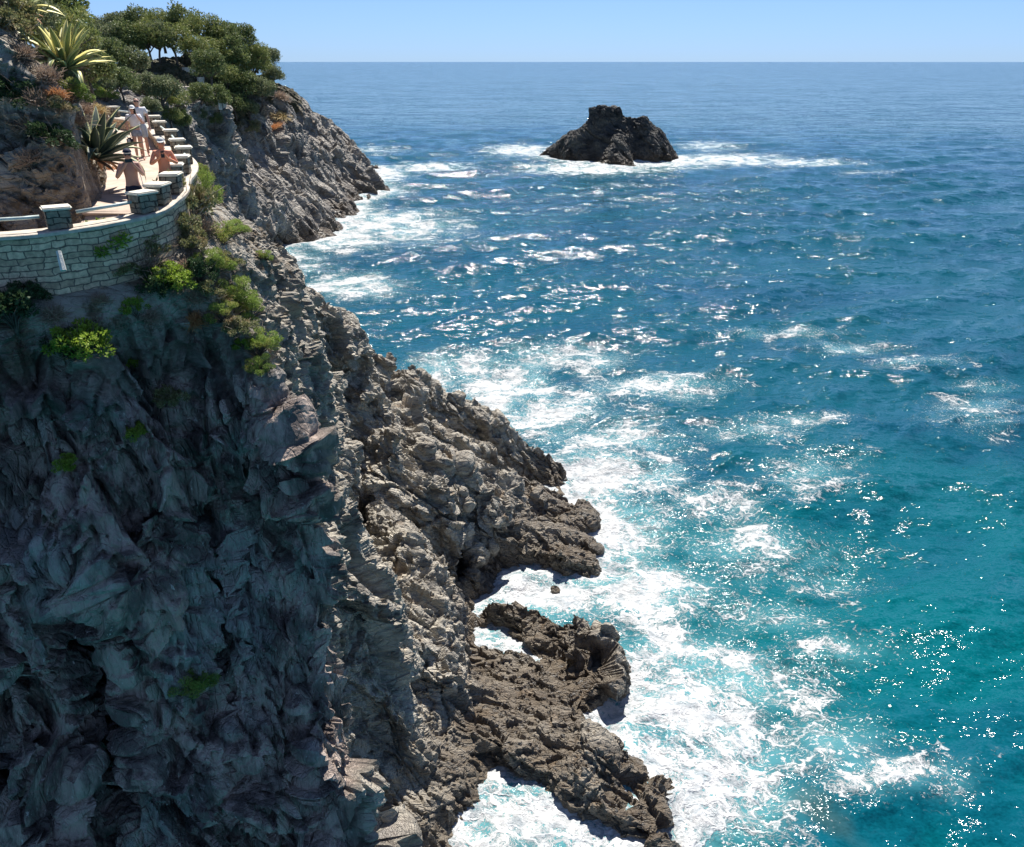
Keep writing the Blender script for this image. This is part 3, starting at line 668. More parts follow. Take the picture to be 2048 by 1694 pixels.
hv = smooth01((NEAR_V[:, 2] - 13) / 8) * .5
D, BZ = polydist(NEAR_V[:, 0], NEAR_V[:, 1], [(q.x, q.y, q.z) for q in POS]); hv = np.where(D > PW, .44, hv)
attr(o, 'veg', hv)
sl = smooth01((18.4 - NEAR_V[:, 1]) / .7) * smooth01((-4.2 - NEAR_V[:, 0]) / .4) * smooth01((BZ - 2.3 - NEAR_V[:, 2]) / 1.5); attr(o, 'slate', sl)  # mask of the shaded near face; its colour offsets the teal shade, grain hangs vertical
o = mesh_obj('headland', HEAD_V, HEAD_Q, M['head']); tag(o, kind='structure'); HEAD = o
attr(o, 'veg', smooth01((HEAD_V[:, 2] - 9) / 8) * np.clip((-38 - HEAD_V[:, 0]) / 8, 0, 1) * .8)
o = mesh_obj('rock_islet', ISL_V, ISL_Q, M['islet'])
tag(o, 'dark craggy rock islet with a square knob on top, alone in the open sea', 'islet')
SEA = sea_build()
# ------------------------------------------------------------------ simple materials
def flat(name, col, rough=.7, var=.25, sc=8, bump=0.0, spec=.4, metal=0.0, sub=None):
    t = NT(name); n = t.noise(t.pos(), sc, 5, .6)
    c = t.mix(t.ramp(n, .35, .65), tuple(x * (1 - var) for x in col), tuple(min(1, x * (1 + var)) for x in col))
    t.set(Base_Color=c, Roughness=rough, Metallic=metal); t.p.inputs['Specular IOR Level'].default_value = spec
    if bump: t.set(Normal=t.bump(t.noise(t.pos(), sc * 3, 5, .6), bump, .8))
    return t.m
def masonry(name, a, b, mortar, w, h, uvs=True):
    t = NT(name); uv = t.n('ShaderNodeUVMap'); uv.uv_map = 'uv'
    wob = t.n('ShaderNodeTexNoise'); wob.inputs['Scale'].default_value = 2.3; wob.inputs['Detail'].default_value = 3; t.l(uv.outputs[0], wob.inputs['Vector'])
    s_ = t.n('ShaderNodeVectorMath', operation='SUBTRACT'); t.l(wob.outputs['Color'], s_.inputs[0]); s_.inputs[1].default_value = (.5, .5, .5)
    k_ = t.n('ShaderNodeVectorMath', operation='MULTIPLY'); t.l(s_.outputs[0], k_.inputs[0]); k_.inputs[1].default_value = (.34, .20, 0)
    a_ = t.n('ShaderNodeVectorMath', operation='ADD'); t.l(uv.outputs[0], a_.inputs[0]); t.l(k_.outputs[0], a_.inputs[1])
    br = t.n('ShaderNodeTexBrick', offset=.43, squash=1.5, squash_frequency=3); br.inputs['Scale'].default_value = 1.0; br.inputs['Brick Width'].default_value = w; br.inputs['Row Height'].default_value = h
    br.inputs['Mortar Size'].default_value = .012; br.inputs['Mortar Smooth'].default_value = .25; br.inputs['Bias'].default_value = 0
    br.inputs['Color1'].default_value = (*a, 1); br.inputs['Color2'].default_value = (*b, 1); br.inputs['Mortar'].default_value = (*mortar, 1); t.l(a_.outputs[0], br.inputs['Vector'])
    n = t.noise(t.pos(), 9, 5, .65)
    c = t.n('ShaderNodeMix', data_type='RGBA', blend_type='MULTIPLY'); c.inputs[0].default_value = .8; t.l(br.outputs['Color'], c.inputs[6])
    t.l(t.mix(t.ramp(n, .3, .7), (.6, .6, .58), (1.25, 1.22, 1.15)), c.inputs[7])
    hgt = t.math('ADD', t.math('MULTIPLY', br.outputs['Fac'], -1.0), t.math('MULTIPLY', n, .6))
    t.set(Base_Color=c.outputs[2], Roughness=.85, Normal=t.bump(hgt, .05, .9)); t.p.inputs['Specular IOR Level'].default_value = .25
    return t.m
M['wall'] = masonry('dry_stone_masonry', (.50, .37, .26), (.78, .61, .44), (.20, .17, .14), .30, .135)
M['pillar'] = masonry('pillar_masonry', (.22, .19, .15), (.33, .29, .23), (.06, .055, .05), .26, .13)
M['coping'] = flat('pale_coping_stone', (.50, .44, .36), .8, .18, 5, .01)
M['cap'] = flat('pale_cap_stone', (.62, .58, .49), .8, .12, 9, .01)
M['rail'] = flat('painted_rail', (.50, .56, .52), .45, .12, 6)
M['paving'] = flat('path_paving', (.50, .39, .31), .85, .16, 2.2, .01)
M['post'] = flat('bleached_wood', (.62, .60, .54), .8, .15, 12, .01)

# ------------------------------------------------------------------ path, wall, coping
def densify(P, step):
    out = []
    for a, b in zip(P[:-1], P[1:]):
        n = max(1, int((b - a).length / step)); out += [a.lerp(b, i / n) for i in range(n)]
    return out + [P[-1]]
LINE = densify(POS, .22)
def frames(P):
    T = []
    for i in range(len(P)):
        d = P[min(i + 1, len(P) - 1)] - P[max(i - 1, 0)]; d.z = 0; d.normalize(); T.append((d, Vector((-d.y, d.x, 0))))
    return T
FR = frames(LINE)
def sweep(name, prof, mat, parent=None, line=LINE, fr=FR, jit=0.0, closed=True):
    """prof: (offset to the land side, height above the line), listed around the section"""
    vs, uv, L = [], [], 0.0; m = len(prof); per = [0]
    for k in range(1, m + 1): per.append(per[-1] + math.dist(prof[k - 1], prof[k % m]))
    for i, (p, (d, nrm)) in enumerate(zip(line, fr)):
        if i: L += (p - line[i - 1]).length
        for k, (o_, h_) in enumerate(prof):
            j = jit * float(perlin(p.x * 2, p.y * 2, k * 3.1 + h_, 33)) if jit else 0
            ex = float(dropx(p.y)) if name == 'path' else 0
            vs.append((p + nrm * (o_ + j) + Vector((0, 0, h_ + j - ex)))[:])
        uv.append(L)
    fs, fu = [], []
    for i in range(len(line) - 1):
        for k in range(m if closed else m - 1):
            a, b = i * m + k, i * m + (k + 1) % m
            fs.append((a, a + m, b + m, b)); fu += [(uv[i], per[k]), (uv[i + 1], per[k]), (uv[i + 1], per[k + 1]), (uv[i], per[k + 1])]
    if closed: fs.append(tuple(range(m))); fu += [(0, 0)] * m; fs.append(tuple((len(line) - 1) * m + k for k in range(m))[::-1]); fu += [(0, 0)] * m
    o = mesh_obj(name, vs, fs, mat, parent); ul = o.data.uv_layers.new(name='uv')
    ul.data.foreach_set('uv', np.array(fu, dtype=np.float32).ravel()); return o
wall = empty('retaining_wall', (0, 0, 0)); tag(wall, 'low curved dry stone retaining wall with a smooth coping that carries the cliff path', 'stone wall')
_outer = [(-.24, -.08), (-.24, -.5), (-.25, -1.0), (-.27, -1.5), (-.28, -2.3)]
sweep('masonry', _outer + [(.24, -2.3), (.24, -.08)], M['wall'], wall, jit=.03)
sweep('coping', [(-.31, -.078), (-.31, -.015), (-.29, 0), (.29, 0), (.31, -.015), (.31, -.078)], M['coping'], wall, jit=.008)
o = sweep('path', [(.2, -PDROP), (PW * .5, -PDROP + .01), (PW + .45, -PDROP + .02), (PW + .45, -PDROP - .3), (.2, -PDROP - .3)], M['paving']); tag(o, kind='structure')
PATH = o

# ------------------------------------------------------------------ pillars and rails
def near_frame(p):
    i = min(range(len(LINE)), key=lambda k: (LINE[k].x - p.x) ** 2 + (LINE[k].y - p.y) ** 2); return LINE[i], FR[i]
def pillar_proto():
    r = empty('stone_pillar')
    mb = MB(); mb.box((0, 0, (PH - .07) / 2), (.46, .38, PH - .07), bev=.02); b = mb.build('body', M['pillar'], r)
    ul = b.data.uv_layers.new(name='uv')
    for pl in b.data.polygons:
        for li in pl.loop_indices:
            v = b.data.vertices[b.data.loops[li].vertex_index].co; n = pl.normal
            ul.data[li].uv = (v.x + .13, v.z) if abs(n.y) > abs(n.x) else (v.y + .31, v.z)
    mb = MB(); mb.box((0, 0, PH - .035), (.56, .47, .065), bev=.026); mb.build('cap', M['cap'], r)
    return r
ORD = ['nearest', 'second', 'third', 'fourth', 'fifth', 'sixth', 'seventh', 'eighth', 'ninth', 'tenth', 'eleventh', 'twelfth', 'last']
proto = pillar_proto(); PPOS = []
allp = PCOP
for i, p in enumerate(allp):
    o = proto if i == 0 else copy_tree(proto)
    q, (d, nn) = near_frame(p); o.location = (q.x, q.y, q.z); o.rotation_euler = (0, 0, math.atan2(d.y, d.x)); PPOS.append(o.location.copy())
    extra = {0: 'standing alone at the near bend', 1: 'beside the man in navy trunks', 12: 'where the path disappears'}.get(i, 'on the parapet of the cliff path')
    tag(o, f'{ORD[i]} stone pillar with pale cap along the path, {extra}', 'pillar', 'stone pillars along the cliff path')
# rails: one per gap, following the coping
def line_between(a, b):
    ia = min(range(len(LINE)), key=lambda k: (LINE[k] - a).length); ib = min(range(len(LINE)), key=lambda k: (LINE[k] - b).length)
    return [LINE[k] for k in range(ia, ib + 1)]
starts = [LINE[3]] + PPOS
for i in range(len(starts) - 1):
    seg = line_between(starts[i], starts[i + 1]); mb = MB()
    pts = [p + Vector((0, 0, PH * .62)) for p in seg[(1 if i else 0):-1]]
    if len(pts) < 2: pts = [seg[0] + Vector((0, 0, PH * .62)), seg[-1] + Vector((0, 0, PH * .62))]
    mb.tube(pts[::2] + ([pts[-1]] if len(pts) % 2 == 0 else []), .036, 8)
    o = mb.build('handrail', M['rail'], smooth=True)
    lab = 'long pale metal handrail running out of the picture at the edge of the path' if i == 0 else f'short pale metal handrail between the {ORD[i-1]} and {ORD[i]} stone pillars of the path'
    tag(o, lab, 'handrail', 'handrails between the stone pillars')
# white board against the wall
a = aty(117, 502, 15.9); b = aty(127, 541, 15.75)
mb = MB(); mb.tube([a, b], [.05, .06], 6); o = mb.build('wooden_post', M['post']); tag(o, 'short bleached wooden post leaning against the foot of the stone wall', 'post')
# ------------------------------------------------------------------ plants
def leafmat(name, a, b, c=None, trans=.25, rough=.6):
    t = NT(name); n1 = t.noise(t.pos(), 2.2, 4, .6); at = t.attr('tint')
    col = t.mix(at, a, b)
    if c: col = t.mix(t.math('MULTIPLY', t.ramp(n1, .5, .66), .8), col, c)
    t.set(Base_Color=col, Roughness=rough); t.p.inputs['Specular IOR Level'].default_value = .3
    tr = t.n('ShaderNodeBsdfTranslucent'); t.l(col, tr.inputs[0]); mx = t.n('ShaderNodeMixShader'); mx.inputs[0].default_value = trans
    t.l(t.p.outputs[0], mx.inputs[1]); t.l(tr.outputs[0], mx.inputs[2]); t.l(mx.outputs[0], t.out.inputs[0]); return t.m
M['bark'] = flat('bark', (.13, .10, .08), .9, .3, 10, .02)
M['twig'] = flat('dead_twigs', (.36, .29, .23), .9, .3, 10)
M['t_dark'] = leafmat('oak_leaves', (.09, .125, .04), (.21, .25, .09), (.24, .25, .09))
M['t_pine'] = leafmat('pine_needles', (.12, .165, .045), (.30, .33, .10), (.31, .27, .09))
M['t_grey'] = leafmat('grey_green_leaves', (.12, .15, .07), (.24, .27, .13), (.26, .25, .14))
M['s_bright'] = leafmat('fresh_leaves', (.13, .22, .03), (.36, .46, .06), None, .35)
M['s_green'] = leafmat('heath_green', (.14, .22, .04), (.33, .42, .09), (.38, .34, .10), .35)
M['s_olive'] = leafmat('olive_leaves', (.16, .17, .07), (.33, .32, .14), (.38, .28, .16))
M['s_dark'] = leafmat('dark_leaves', (.03, .06, .03), (.07, .12, .04), (.06, .10, .03))
M['s_dry'] = leafmat('dry_brush', (.26, .19, .14), (.46, .35, .26), (.38, .26, .18))
M['s_rust'] = leafmat('rust_grass', (.50, .22, .09), (.62, .34, .16), None)
M['s_gold'] = leafmat('straw', (.42, .33, .16), (.58, .46, .22), (.50, .28, .10))

def leaf_mesh(name, pts, nrm, size, rng, aspect=.55, mat=None, parent=None, tint=None, upright=0.0):
    n = len(pts); d = rng.normal(size=(n, 3)); d[:, 2] = d[:, 2] * (1 - upright) + upright * 1.6
    if nrm is not None: d = d * .8 + nrm * .8
    d /= np.linalg.norm(d, axis=1)[:, None]
    s = np.cross(d, rng.normal(size=(n, 3))); s /= np.linalg.norm(s, axis=1)[:, None] + 1e-9
    L = size * rng.uniform(.6, 1.3, n)[:, None]; W = L * aspect
    a = pts - s * W * .5; b = pts + d * L * .5 - s * W * .1; c = pts + s * W * .5; e = pts + d * L
    # kite shaped leaf
    V = np.stack([pts, pts + d * L * .45 - s * W * .5, e, pts + d * L * .45 + s * W * .5], 1).reshape(-1, 3)
    F = np.arange(n * 4).reshape(n, 4)
    o = mesh_obj(name, V, F, mat, parent)
    tt = rng.uniform(0, 1, n) if tint is None else tint
    attr(o, 'tint', np.repeat(tt, 4)); return o
def clumps(rng, nc, R, rc, squash=(1, 1, .8), shell=.55, lo=-.5):
    C_ = []
    while len(C_) < nc:
        v = rng.normal(size=3); v /= np.linalg.norm(v)
        if v[2] < lo: continue
        r = R * (shell + (1 - shell) * rng.uniform() ** .5); C_.append(v * r * np.array(squash))
    return np.array(C_), rc * rng.uniform(.7, 1.35, nc)
def crown_pts(rng, C_, rc, per):
    P, N_, T_ = [], [], []
    for c, r in zip(C_, rc):
        v = rng.normal(size=(per, 3)); v /= np.linalg.norm(v, axis=1)[:, None]
        rr = r * rng.uniform(.45, 1, per)[:, None] ** .6
        P.append(c + v * rr * np.array([1, 1, .75])); N_.append(v); T_.append(np.clip(rng.uniform(0, 1, per) * .6 + .4 * rng.uniform(), 0, 1))
    return np.concatenate(P), np.concatenate(N_), np.concatenate(T_)
def tree_proto(kind, seed):
    """unit tree: crown about 1 m in radius, centre at z = 1.15"""
    rng = np.random.default_rng(seed); r = empty('tree')
    nc = 46 if kind != 'pine' else 38
    sq = {'dark': (1, 1, .85), 'grey': (1, 1, .75), 'pine': (1.1, 1.1, .62)}[kind]
    C_, rc = clumps(rng, nc, .82, .27, sq, .35, -.55); C_[:, 2] += 1.2
    P, N_, T_ = crown_pts(rng, C_, rc, 130)
    leaf_mesh('crown', P, N_, .10 if kind != 'pine' else .12, rng, .6 if kind != 'pine' else .3, M['t_' + kind], r, T_)
    mb = MB(); lean = rng.uniform(-.15, .15, 2)
    top = Vector((lean[0], lean[1], .75)); mb.tube([(0, 0, -.25), (lean[0] * .3, lean[1] * .3, .3), top], [.075, .055, .045], 7)
    for i in range(9):
        c = Vector(C_[rng.integers(nc)]); m_ = top.lerp(c, .5) + Vector((0, 0, -.08)); mb.tube([top - Vector((0, 0, .25 * rng.uniform())), m_, c], [.035, .022, .01], 5)
    mb.build('trunk', M['bark'], r, True); return r
def shrub_proto(kind, seed):
    """unit shrub: about 1 m across, rooted at z = 0"""
    rng = np.random.default_rng(seed); r = empty('shrub'); nm = 'foliage'
    mat = M['s_' + kind]
    if kind in ('dry', 'rust', 'gold'):
        mb = MB(); vs = []; n = 420 if kind == 'dry' else 520; V = []; T_ = []
        for i in range(n):
            a = rng.uniform(0, 2 * math.pi); e = rng.uniform(.05, 1.45); L = rng.uniform(.3, .6); o_ = rng.normal(size=3) * .09; o_[2] = abs(o_[2]) * .3
            d = np.array([math.cos(a) * math.cos(e), math.sin(a) * math.cos(e), math.sin(e)]); p = o_.copy(); w = .007 + .004 * rng.uniform()
            sd = np.cross(d, rng.normal(size=3)); sd /= np.linalg.norm(sd)
            for k in range(4):
                q = p + d * L / 4; V += [p - sd * w, q - sd * w * .8, q + sd * w * .8, p + sd * w]; T_ += [rng.uniform()] * 4
                p = q; d = d + rng.normal(size=3) * .28; d[2] -= .05; d /= np.linalg.norm(d)
        V = np.array(V); o = mesh_obj('twigs' if kind == 'dry' else 'blades', V, np.arange(len(V)).reshape(-1, 4), mat, r); attr(o, 'tint', T_)
        if kind == 'dry':
            C_, rc = clumps(rng, 16, .36, .12, (1, 1, .8), .4, -.1); C_[:, 2] += .12; P, N_, T2 = crown_pts(rng, C_, rc, 40); leaf_mesh('foliage', P, N_, .03, rng, .5, mat, r, T2)
        return r
    fine = kind in ('green',)
    nc = 34; C_, rc = clumps(rng, nc, .50, .10, (1, 1, .72), .15, -.2); C_[:, 2] += .22
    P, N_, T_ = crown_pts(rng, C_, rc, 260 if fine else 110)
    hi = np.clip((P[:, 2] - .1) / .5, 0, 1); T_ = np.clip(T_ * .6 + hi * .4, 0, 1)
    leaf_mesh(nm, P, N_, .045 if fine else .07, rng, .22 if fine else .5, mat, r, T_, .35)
    mb = MB()
    for i in range(14):
        c = Vector(C_[rng.integers(nc)]) * 1.05; mb.tube([(0, 0, -.1), (c.x * .35, c.y * .35, c.z * .55), c[:]], [.016, .011, .005], 5)
    for i in range(46):
        a = rng.uniform(0, 6.283); e = rng.uniform(.1, 1.4); L = rng.uniform(.45, .72); d = Vector((math.cos(a) * math.cos(e), math.sin(a) * math.cos(e), math.sin(e)))
        m_ = d * L * .55 + Vector(rng.normal(size=3) * .03); mb.tube([(0, 0, 0), m_, m_ + (d + Vector(rng.normal(size=3) * .35)) * L * .4], [.009, .006, .003], 4)
    mb.build('branches', M['twig'] if kind == 'olive' else M['bark'], r, True); return r
bpy.context.view_layer.update()
def hit(o, px, py, dflt=None):
    d = ray(px, py).normalized(); ok, loc, n, i = o.ray_cast(cam.location, d)
    if ok: return loc, n
    return (dflt, Vector((0, 0, 1)))
USED = set()
def use(root, lib):
    if id(root) in USED: return copy_tree(root)
    USED.add(id(root)); return root
TP = {k: [tree_proto(k, s0 + i) for i in range(2)] for k, s0 in (('dark', 10), ('pine', 20), ('grey', 30))}
ADJ = {'dark': 'dark green', 'pine': 'yellow green', 'grey': 'grey green'}
NUM = ['first', 'second', 'third', 'fourth', 'fifth', 'sixth', 'seventh', 'eighth', 'ninth', 'tenth', 'eleventh', 'twelfth', 'thirteenth', 'fourteenth', 'fifteenth', 'sixteenth']
ROWS = [('on the skyline of the headland', [(205, 62, 34, 'grey', 0), (250, 68, 56, 'grey', 0), (288, 58, 52, 'dark', 0), (330, 62, 56, 'pine', 0), (372, 68, 56, 'dark', 0), (415, 76, 60, 'pine', 0), (452, 92, 52, 'dark', 0), (487, 92, 50, 'dark', 0), (515, 112, 44, 'pine', 0), (538, 130, 40, 'grey', 0), (549, 158, 34, 'grey', 0)]),
        ('in the second row under the skyline', [(188, 92, 50, 'pine', 0), (225, 98, 56, 'grey', 0), (265, 100, 58, 'dark', 0), (305, 98, 54, 'pine', 0), (390, 108, 52, 'pine', 0), (432, 118, 54, 'pine', 0), (470, 128, 52, 'dark', 0), (320, 94, 52, 'grey', 0), (356, 96, 54, 'pine', 0), (508, 146, 50, 'pine', 0)]),
        ('in the third row of the headland', [(196, 132, 48, 'grey', 0), (232, 138, 54, 'dark', 0), (272, 136, 48, 'grey', 0), (425, 152, 48, 'dark', 0), (455, 165, 50, 'pine', 0), (490, 182, 54, 'dark', 0), (525, 186, 44, 'grey', 0)]),
        ('in the lowest row of the headland', [(212, 172, 46, 'grey', 0), (250, 176, 46, 'dark', 0), (300, 190, 44, 'grey', 0), (332, 200, 52, 'grey', 0), (360, 212, 38, 'pine', 0), (405, 196, 42, 'dark', 0), (440, 206, 44, 'dark', 0), (474, 214, 40, 'dark', 0), (500, 226, 30, 'grey', 0)]),
        ('low down above the end of the path', [(308, 222, 30, 'grey', 0), (345, 240, 34, 'pine', 0), (368, 250, 30, 'dark', 0), (398, 236, 26, 'grey', 0), (430, 244, 26, 'dark', 0)])]
for rn, row in ROWS:
    row.sort()
    for i, (px, py, sz, kind, _) in enumerate(row):
        loc, n = hit(HEAD, px, py + sz * .62, None)
        if loc is None: loc = aty(px, py + sz * .62, 150)
        dep = loc.y * CP - (loc.z - CAM_H) * SP; R = sz * .70 * dep / FPX * random.uniform(.95, 1.15)
        o = use(TP[kind][i % 2], None); o.name = {'pine': 'pine_tree', 'dark': 'oak_tree', 'grey': 'olive_tree'}[kind]; o.location = loc; o.scale = (R, R, R * random.uniform(.92, 1.08)); o.rotation_euler = (0, 0, random.uniform(0, 6.28))
        tag(o, f'{ADJ[kind]} {o.name.split("_")[0]} tree, {NUM[i]} from the left {rn}', 'tree', 'trees covering the headland')
# terrace walls under the trees
for k, (a, b, lab) in enumerate([((300, 178), (372, 182), 'long pale dry stone terrace wall crossing the headland slope'), ((335, 137), (402, 142), 'highest pale terrace wall, behind the trunks on the headland'), ((352, 196), (398, 200), 'short low terrace wall below the long one on the headland'), ((268, 168), (292, 171), 'short terrace wall half hidden by trees left of the long one'), ((385, 158), (412, 160), 'broken terrace wall under the pines right of the clearing')]):
    pts = []
    for j in range(9):
        t_ = j / 8; loc, n = hit(HEAD, a[0] + (b[0] - a[0]) * t_, a[1] + (b[1] - a[1]) * t_)
        if loc: pts.append(loc)
    if len(pts) > 3:
        z = sorted(p.z for p in pts)[len(pts) // 2]; y = sorted(p.y for p in pts)[len(pts) // 2]; mb = MB()
        L = [Vector((p.x, y + .8 * math.sin(i_), z)) for i_, p in enumerate(pts)]
        vs = [];
        for p in L: vs += [(p.x, p.y - .3, z - 1.2), (p.x, p.y - .3, z + .35), (p.x, p.y + 1.3, z + .35), (p.x, p.y + 1.3, z - 1.2)]
        fs = [(i_ * 4 + q, i_ * 4 + (q + 1) % 4, i_ * 4 + 4 + (q + 1) % 4, i_ * 4 + 4 + q) for i_ in range(len(L) - 1) for q in range(4)]
        mb.add(vs, fs); o = mb.build('terrace_wall', M['coping']); tag(o, lab, 'stone wall', 'terrace walls on the headland')

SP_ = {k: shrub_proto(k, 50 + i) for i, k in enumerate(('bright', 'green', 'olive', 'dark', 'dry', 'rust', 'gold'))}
SH = [  # px, py (foot), size px, kind, stretch, label
 (228, 520, 88, 'bright', 1.0, 'bright yellow green leafy bush growing against the stone wall'),
 (292, 545, 84, 'dry', 1.2, 'straw coloured twiggy bush right of the bright green bush'),
 (300, 520, 60, 'olive', 1.0, 'olive leafed bush tangled in dry twigs under the wall corner'),
 (340, 575, 60, 'bright', .9, 'small yellow green bush hanging below the dry twiggy bush'),
 (315, 585, 50, 'dark', 1.2, 'dark green shrub in the crack below the wall corner'),
 (372, 450, 84, 'olive', 1.4, 'tall greyish twiggy bush standing outside the curve of the path'),
 (405, 420, 60, 'green', 1.2, 'yellow green bush just outside the path parapet at its bend'),
 (400, 360, 34, 'green', .9, 'small green tuft touching the outer face of the path wall'),
 (420, 400, 50, 'dry', 1.0, 'brown dry bush behind the bush at the bend of the path'),
 (385, 500, 50, 'olive', 1.1, 'grey green bush on the slope below the tall twiggy bush'),
 (445, 490, 58, 'green', .7, 'low green heath mound at the top of the rocky spine'),
 (470, 470, 42, 'green', .7, 'flat green heath cushion on the seaward edge of the spine'),
 (425, 550, 56, 'green', .9, 'round green heath cushion in the middle of the spine'),
 (398, 565, 46, 'dark', 1.3, 'narrow blue green shrub left of the round heath cushion'),
 (372, 545, 44, 'dry', 1.0, 'grey dry bush between the wall corner and the blue green shrub'),
 (468, 610, 62, 'green', .9, 'yellow green heath mound where the spine begins to drop'),
 (500, 640, 58, 'green', .8, 'spreading yellow green mound on the right flank of the spine'),
 (482, 668, 46, 'olive', .9, 'olive bush with reddish stems between the two heath mounds'),
 (515, 715, 62, 'green', .9, 'fresh green mound at the lower end of the plant covered spine'),
 (490, 700, 40, 'bright', .8, 'small bright bush beside the lowest heath mound'),
 (530, 520, 24, 'green', .8, 'tiny green tuft alone on the bare seaward rock face'),
 (390, 650, 52, 'rust', .8, 'orange rust coloured dry tuft above the dark cliff'),
 (382, 610, 62, 'dry', .9, 'pinkish dry brush above the orange tuft'),
 (420, 640, 46, 'dry', .8, 'grey dry brush right of the orange tuft'),
 (360, 585, 46, 'dry', .9, 'brown dry brush under the yellow green bush at the cliff top'),
 (440, 600, 40, 'gold', .8, 'straw coloured grass tuft between brush and heath mounds'),
 (165, 715, 84, 'bright', 1.0, 'yellow tipped green bush on the shaded cliff below the wall'),
 (140, 700, 60, 'dark', 1.1, 'dark green bush left of the yellow tipped bush on the cliff'),
 (28, 660, 90, 'dark', 1.1, 'large dark bush on the cliff at the left border under the wall'),
 (60, 600, 50, 'dark', 1.0, 'dark bush right under the foot of the masonry at the left border'),
 (272, 635, 40, 'bright', 1.2, 'small green sprig on the cliff above the small dry brush'),
 (300, 640, 44, 'dry', .9, 'small dry brush on the dark cliff under the wall corner'),
 (262, 740, 34, 'bright', .9, 'little green plant on the dark cliff, right of the yellow tipped bush'),
 (345, 810, 46, 'olive', 1.0, 'dull brown green shrub in a dark vertical crack'),
 (270, 870, 36, 'bright', .7, 'small green cushion on the dark cliff below the crack shrub'),
 (136, 935, 34, 'bright', .9, 'small green cushion alone on the left part of the dark cliff'),
 (385, 1400, 66, 'green', 1.0, 'lone feathery green tuft low down on the dark cliff'),
 (60, 275, 76, 'dry', .9, 'pinkish dry brush on the rock spur left of the lower agave'),
 (78, 215, 70, 'dry', .9, 'pinkish dry brush halfway up the rock spur'),
 (95, 165, 64, 'dry', .9, 'reddish dry brush left of the upper agave'),
 (110, 200, 60, 'rust', .5, 'rust coloured dry grass below the upper agave'),
 (65, 330, 70, 'dry', .8, 'grey dry brush low on the rock spur'),
 (140, 205, 56, 'green', .8, 'yellow green bush below the upper agave'),
 (120, 225, 44, 'olive', .8, 'olive bush left of the yellow green bush on the slope'),
 (170, 230, 50, 'dry', .8, 'dry brush between the two agaves'),
 (195, 225, 36, 'gold', .8, 'straw tuft beside the grey rock blade'),
 (20, 60, 84, 'olive', .9, 'olive bush on top of the rock spur at the upper left'),
 (60, 80, 60, 'olive', .9, 'second olive bush on the crest, left of the upper agave'),
 (50, 120, 60, 'dry', .8, 'dry brush under the crest of the spur'),
 (85, 95, 50, 'green', .8, 'small fresh green bush left of the upper agave leaves'),
 (220, 345, 36, 'rust', .6, 'dry reddish leaves at the inner edge of the path'),
 (225, 400, 40, 'dry', .6, 'dead twigs at the inner edge of the path behind the man in dark trunks'),
 (205, 205, 40, 'green', .9, 'small green bush behind the grey rock blade'),
 (250, 560, 50, 'olive', .9, 'olive bush directly under the bright green bush at the wall'),
 (330, 500, 46, 'dry', 1.2, 'thin dry bush against the curved corner of the wall'),
 (350, 470, 60, 'olive', 1.2, 'olive bush covering the wall corner below the second pillar'),
 (405, 470, 60, 'dry', 1.0, 'brown dry brush between the tall twiggy bush and the heath mound'),
 (415, 600, 50, 'olive', .9, 'grey olive bush above the orange tuft'),
 (455, 540, 50, 'olive', .8, 'olive bush right of the round heath cushion'),
 (445, 645, 50, 'green', .8, 'green bush touching the left side of the heath mounds'),
 (528, 745, 44, 'green', .8, 'last small green mound at the bottom end of the planted spine'),
 (200, 610, 50, 'dry', .8, 'grey dead brush on the cliff under the masonry'),
 (110, 640, 60, 'dry', .9, 'bare twigs right of the large dark bush at the left border'),
 (190, 690, 50, 'dry', .8, 'bare twigs right of the yellow tipped bush'),
 (135, 180, 50, 'olive', .8, 'olive tuft under the right side of the upper agave'),
 (150, 250, 60, 'dry', .8, 'reddish dry brush above the lower agave'),
 (100, 290, 60, 'dark', .8, 'dark bush in the hollow left of the lower agave'),
 (30, 200, 70, 'dark', .8, 'dark bush in the shaded rock at the left border'),
 (110, 130, 56, 'gold', .7, 'straw coloured grass under the left leaves of the upper agave'),
 (560, 200, 40, 'dry', .7, 'brown heath bush at the top of the headland ridge'),
 (545, 262, 50, 'rust', .35, 'orange dry grass ledge on the headland ridge'),
 (560, 235, 44, 'gold', .4, 'golden grass patch on the headland ridge above the orange ledge'),
 (505, 262, 30, 'olive', .7, 'olive cushion on the pale headland rock'),
]
bpy.context.view_layer.update()
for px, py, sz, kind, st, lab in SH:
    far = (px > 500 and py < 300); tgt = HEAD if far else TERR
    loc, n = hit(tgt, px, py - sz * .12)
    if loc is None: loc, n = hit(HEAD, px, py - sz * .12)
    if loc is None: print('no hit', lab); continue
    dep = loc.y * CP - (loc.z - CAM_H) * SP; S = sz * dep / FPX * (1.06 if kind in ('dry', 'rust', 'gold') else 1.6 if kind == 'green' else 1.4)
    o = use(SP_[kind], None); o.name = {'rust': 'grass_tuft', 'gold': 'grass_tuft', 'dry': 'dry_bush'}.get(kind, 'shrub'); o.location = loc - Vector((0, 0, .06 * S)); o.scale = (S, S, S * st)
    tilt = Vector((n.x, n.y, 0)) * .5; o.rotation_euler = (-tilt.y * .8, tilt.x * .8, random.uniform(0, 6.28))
    tag(o, lab, 'plant' if kind in ('rust', 'gold') else 'bush', 'bushes and tufts on the cliffs')
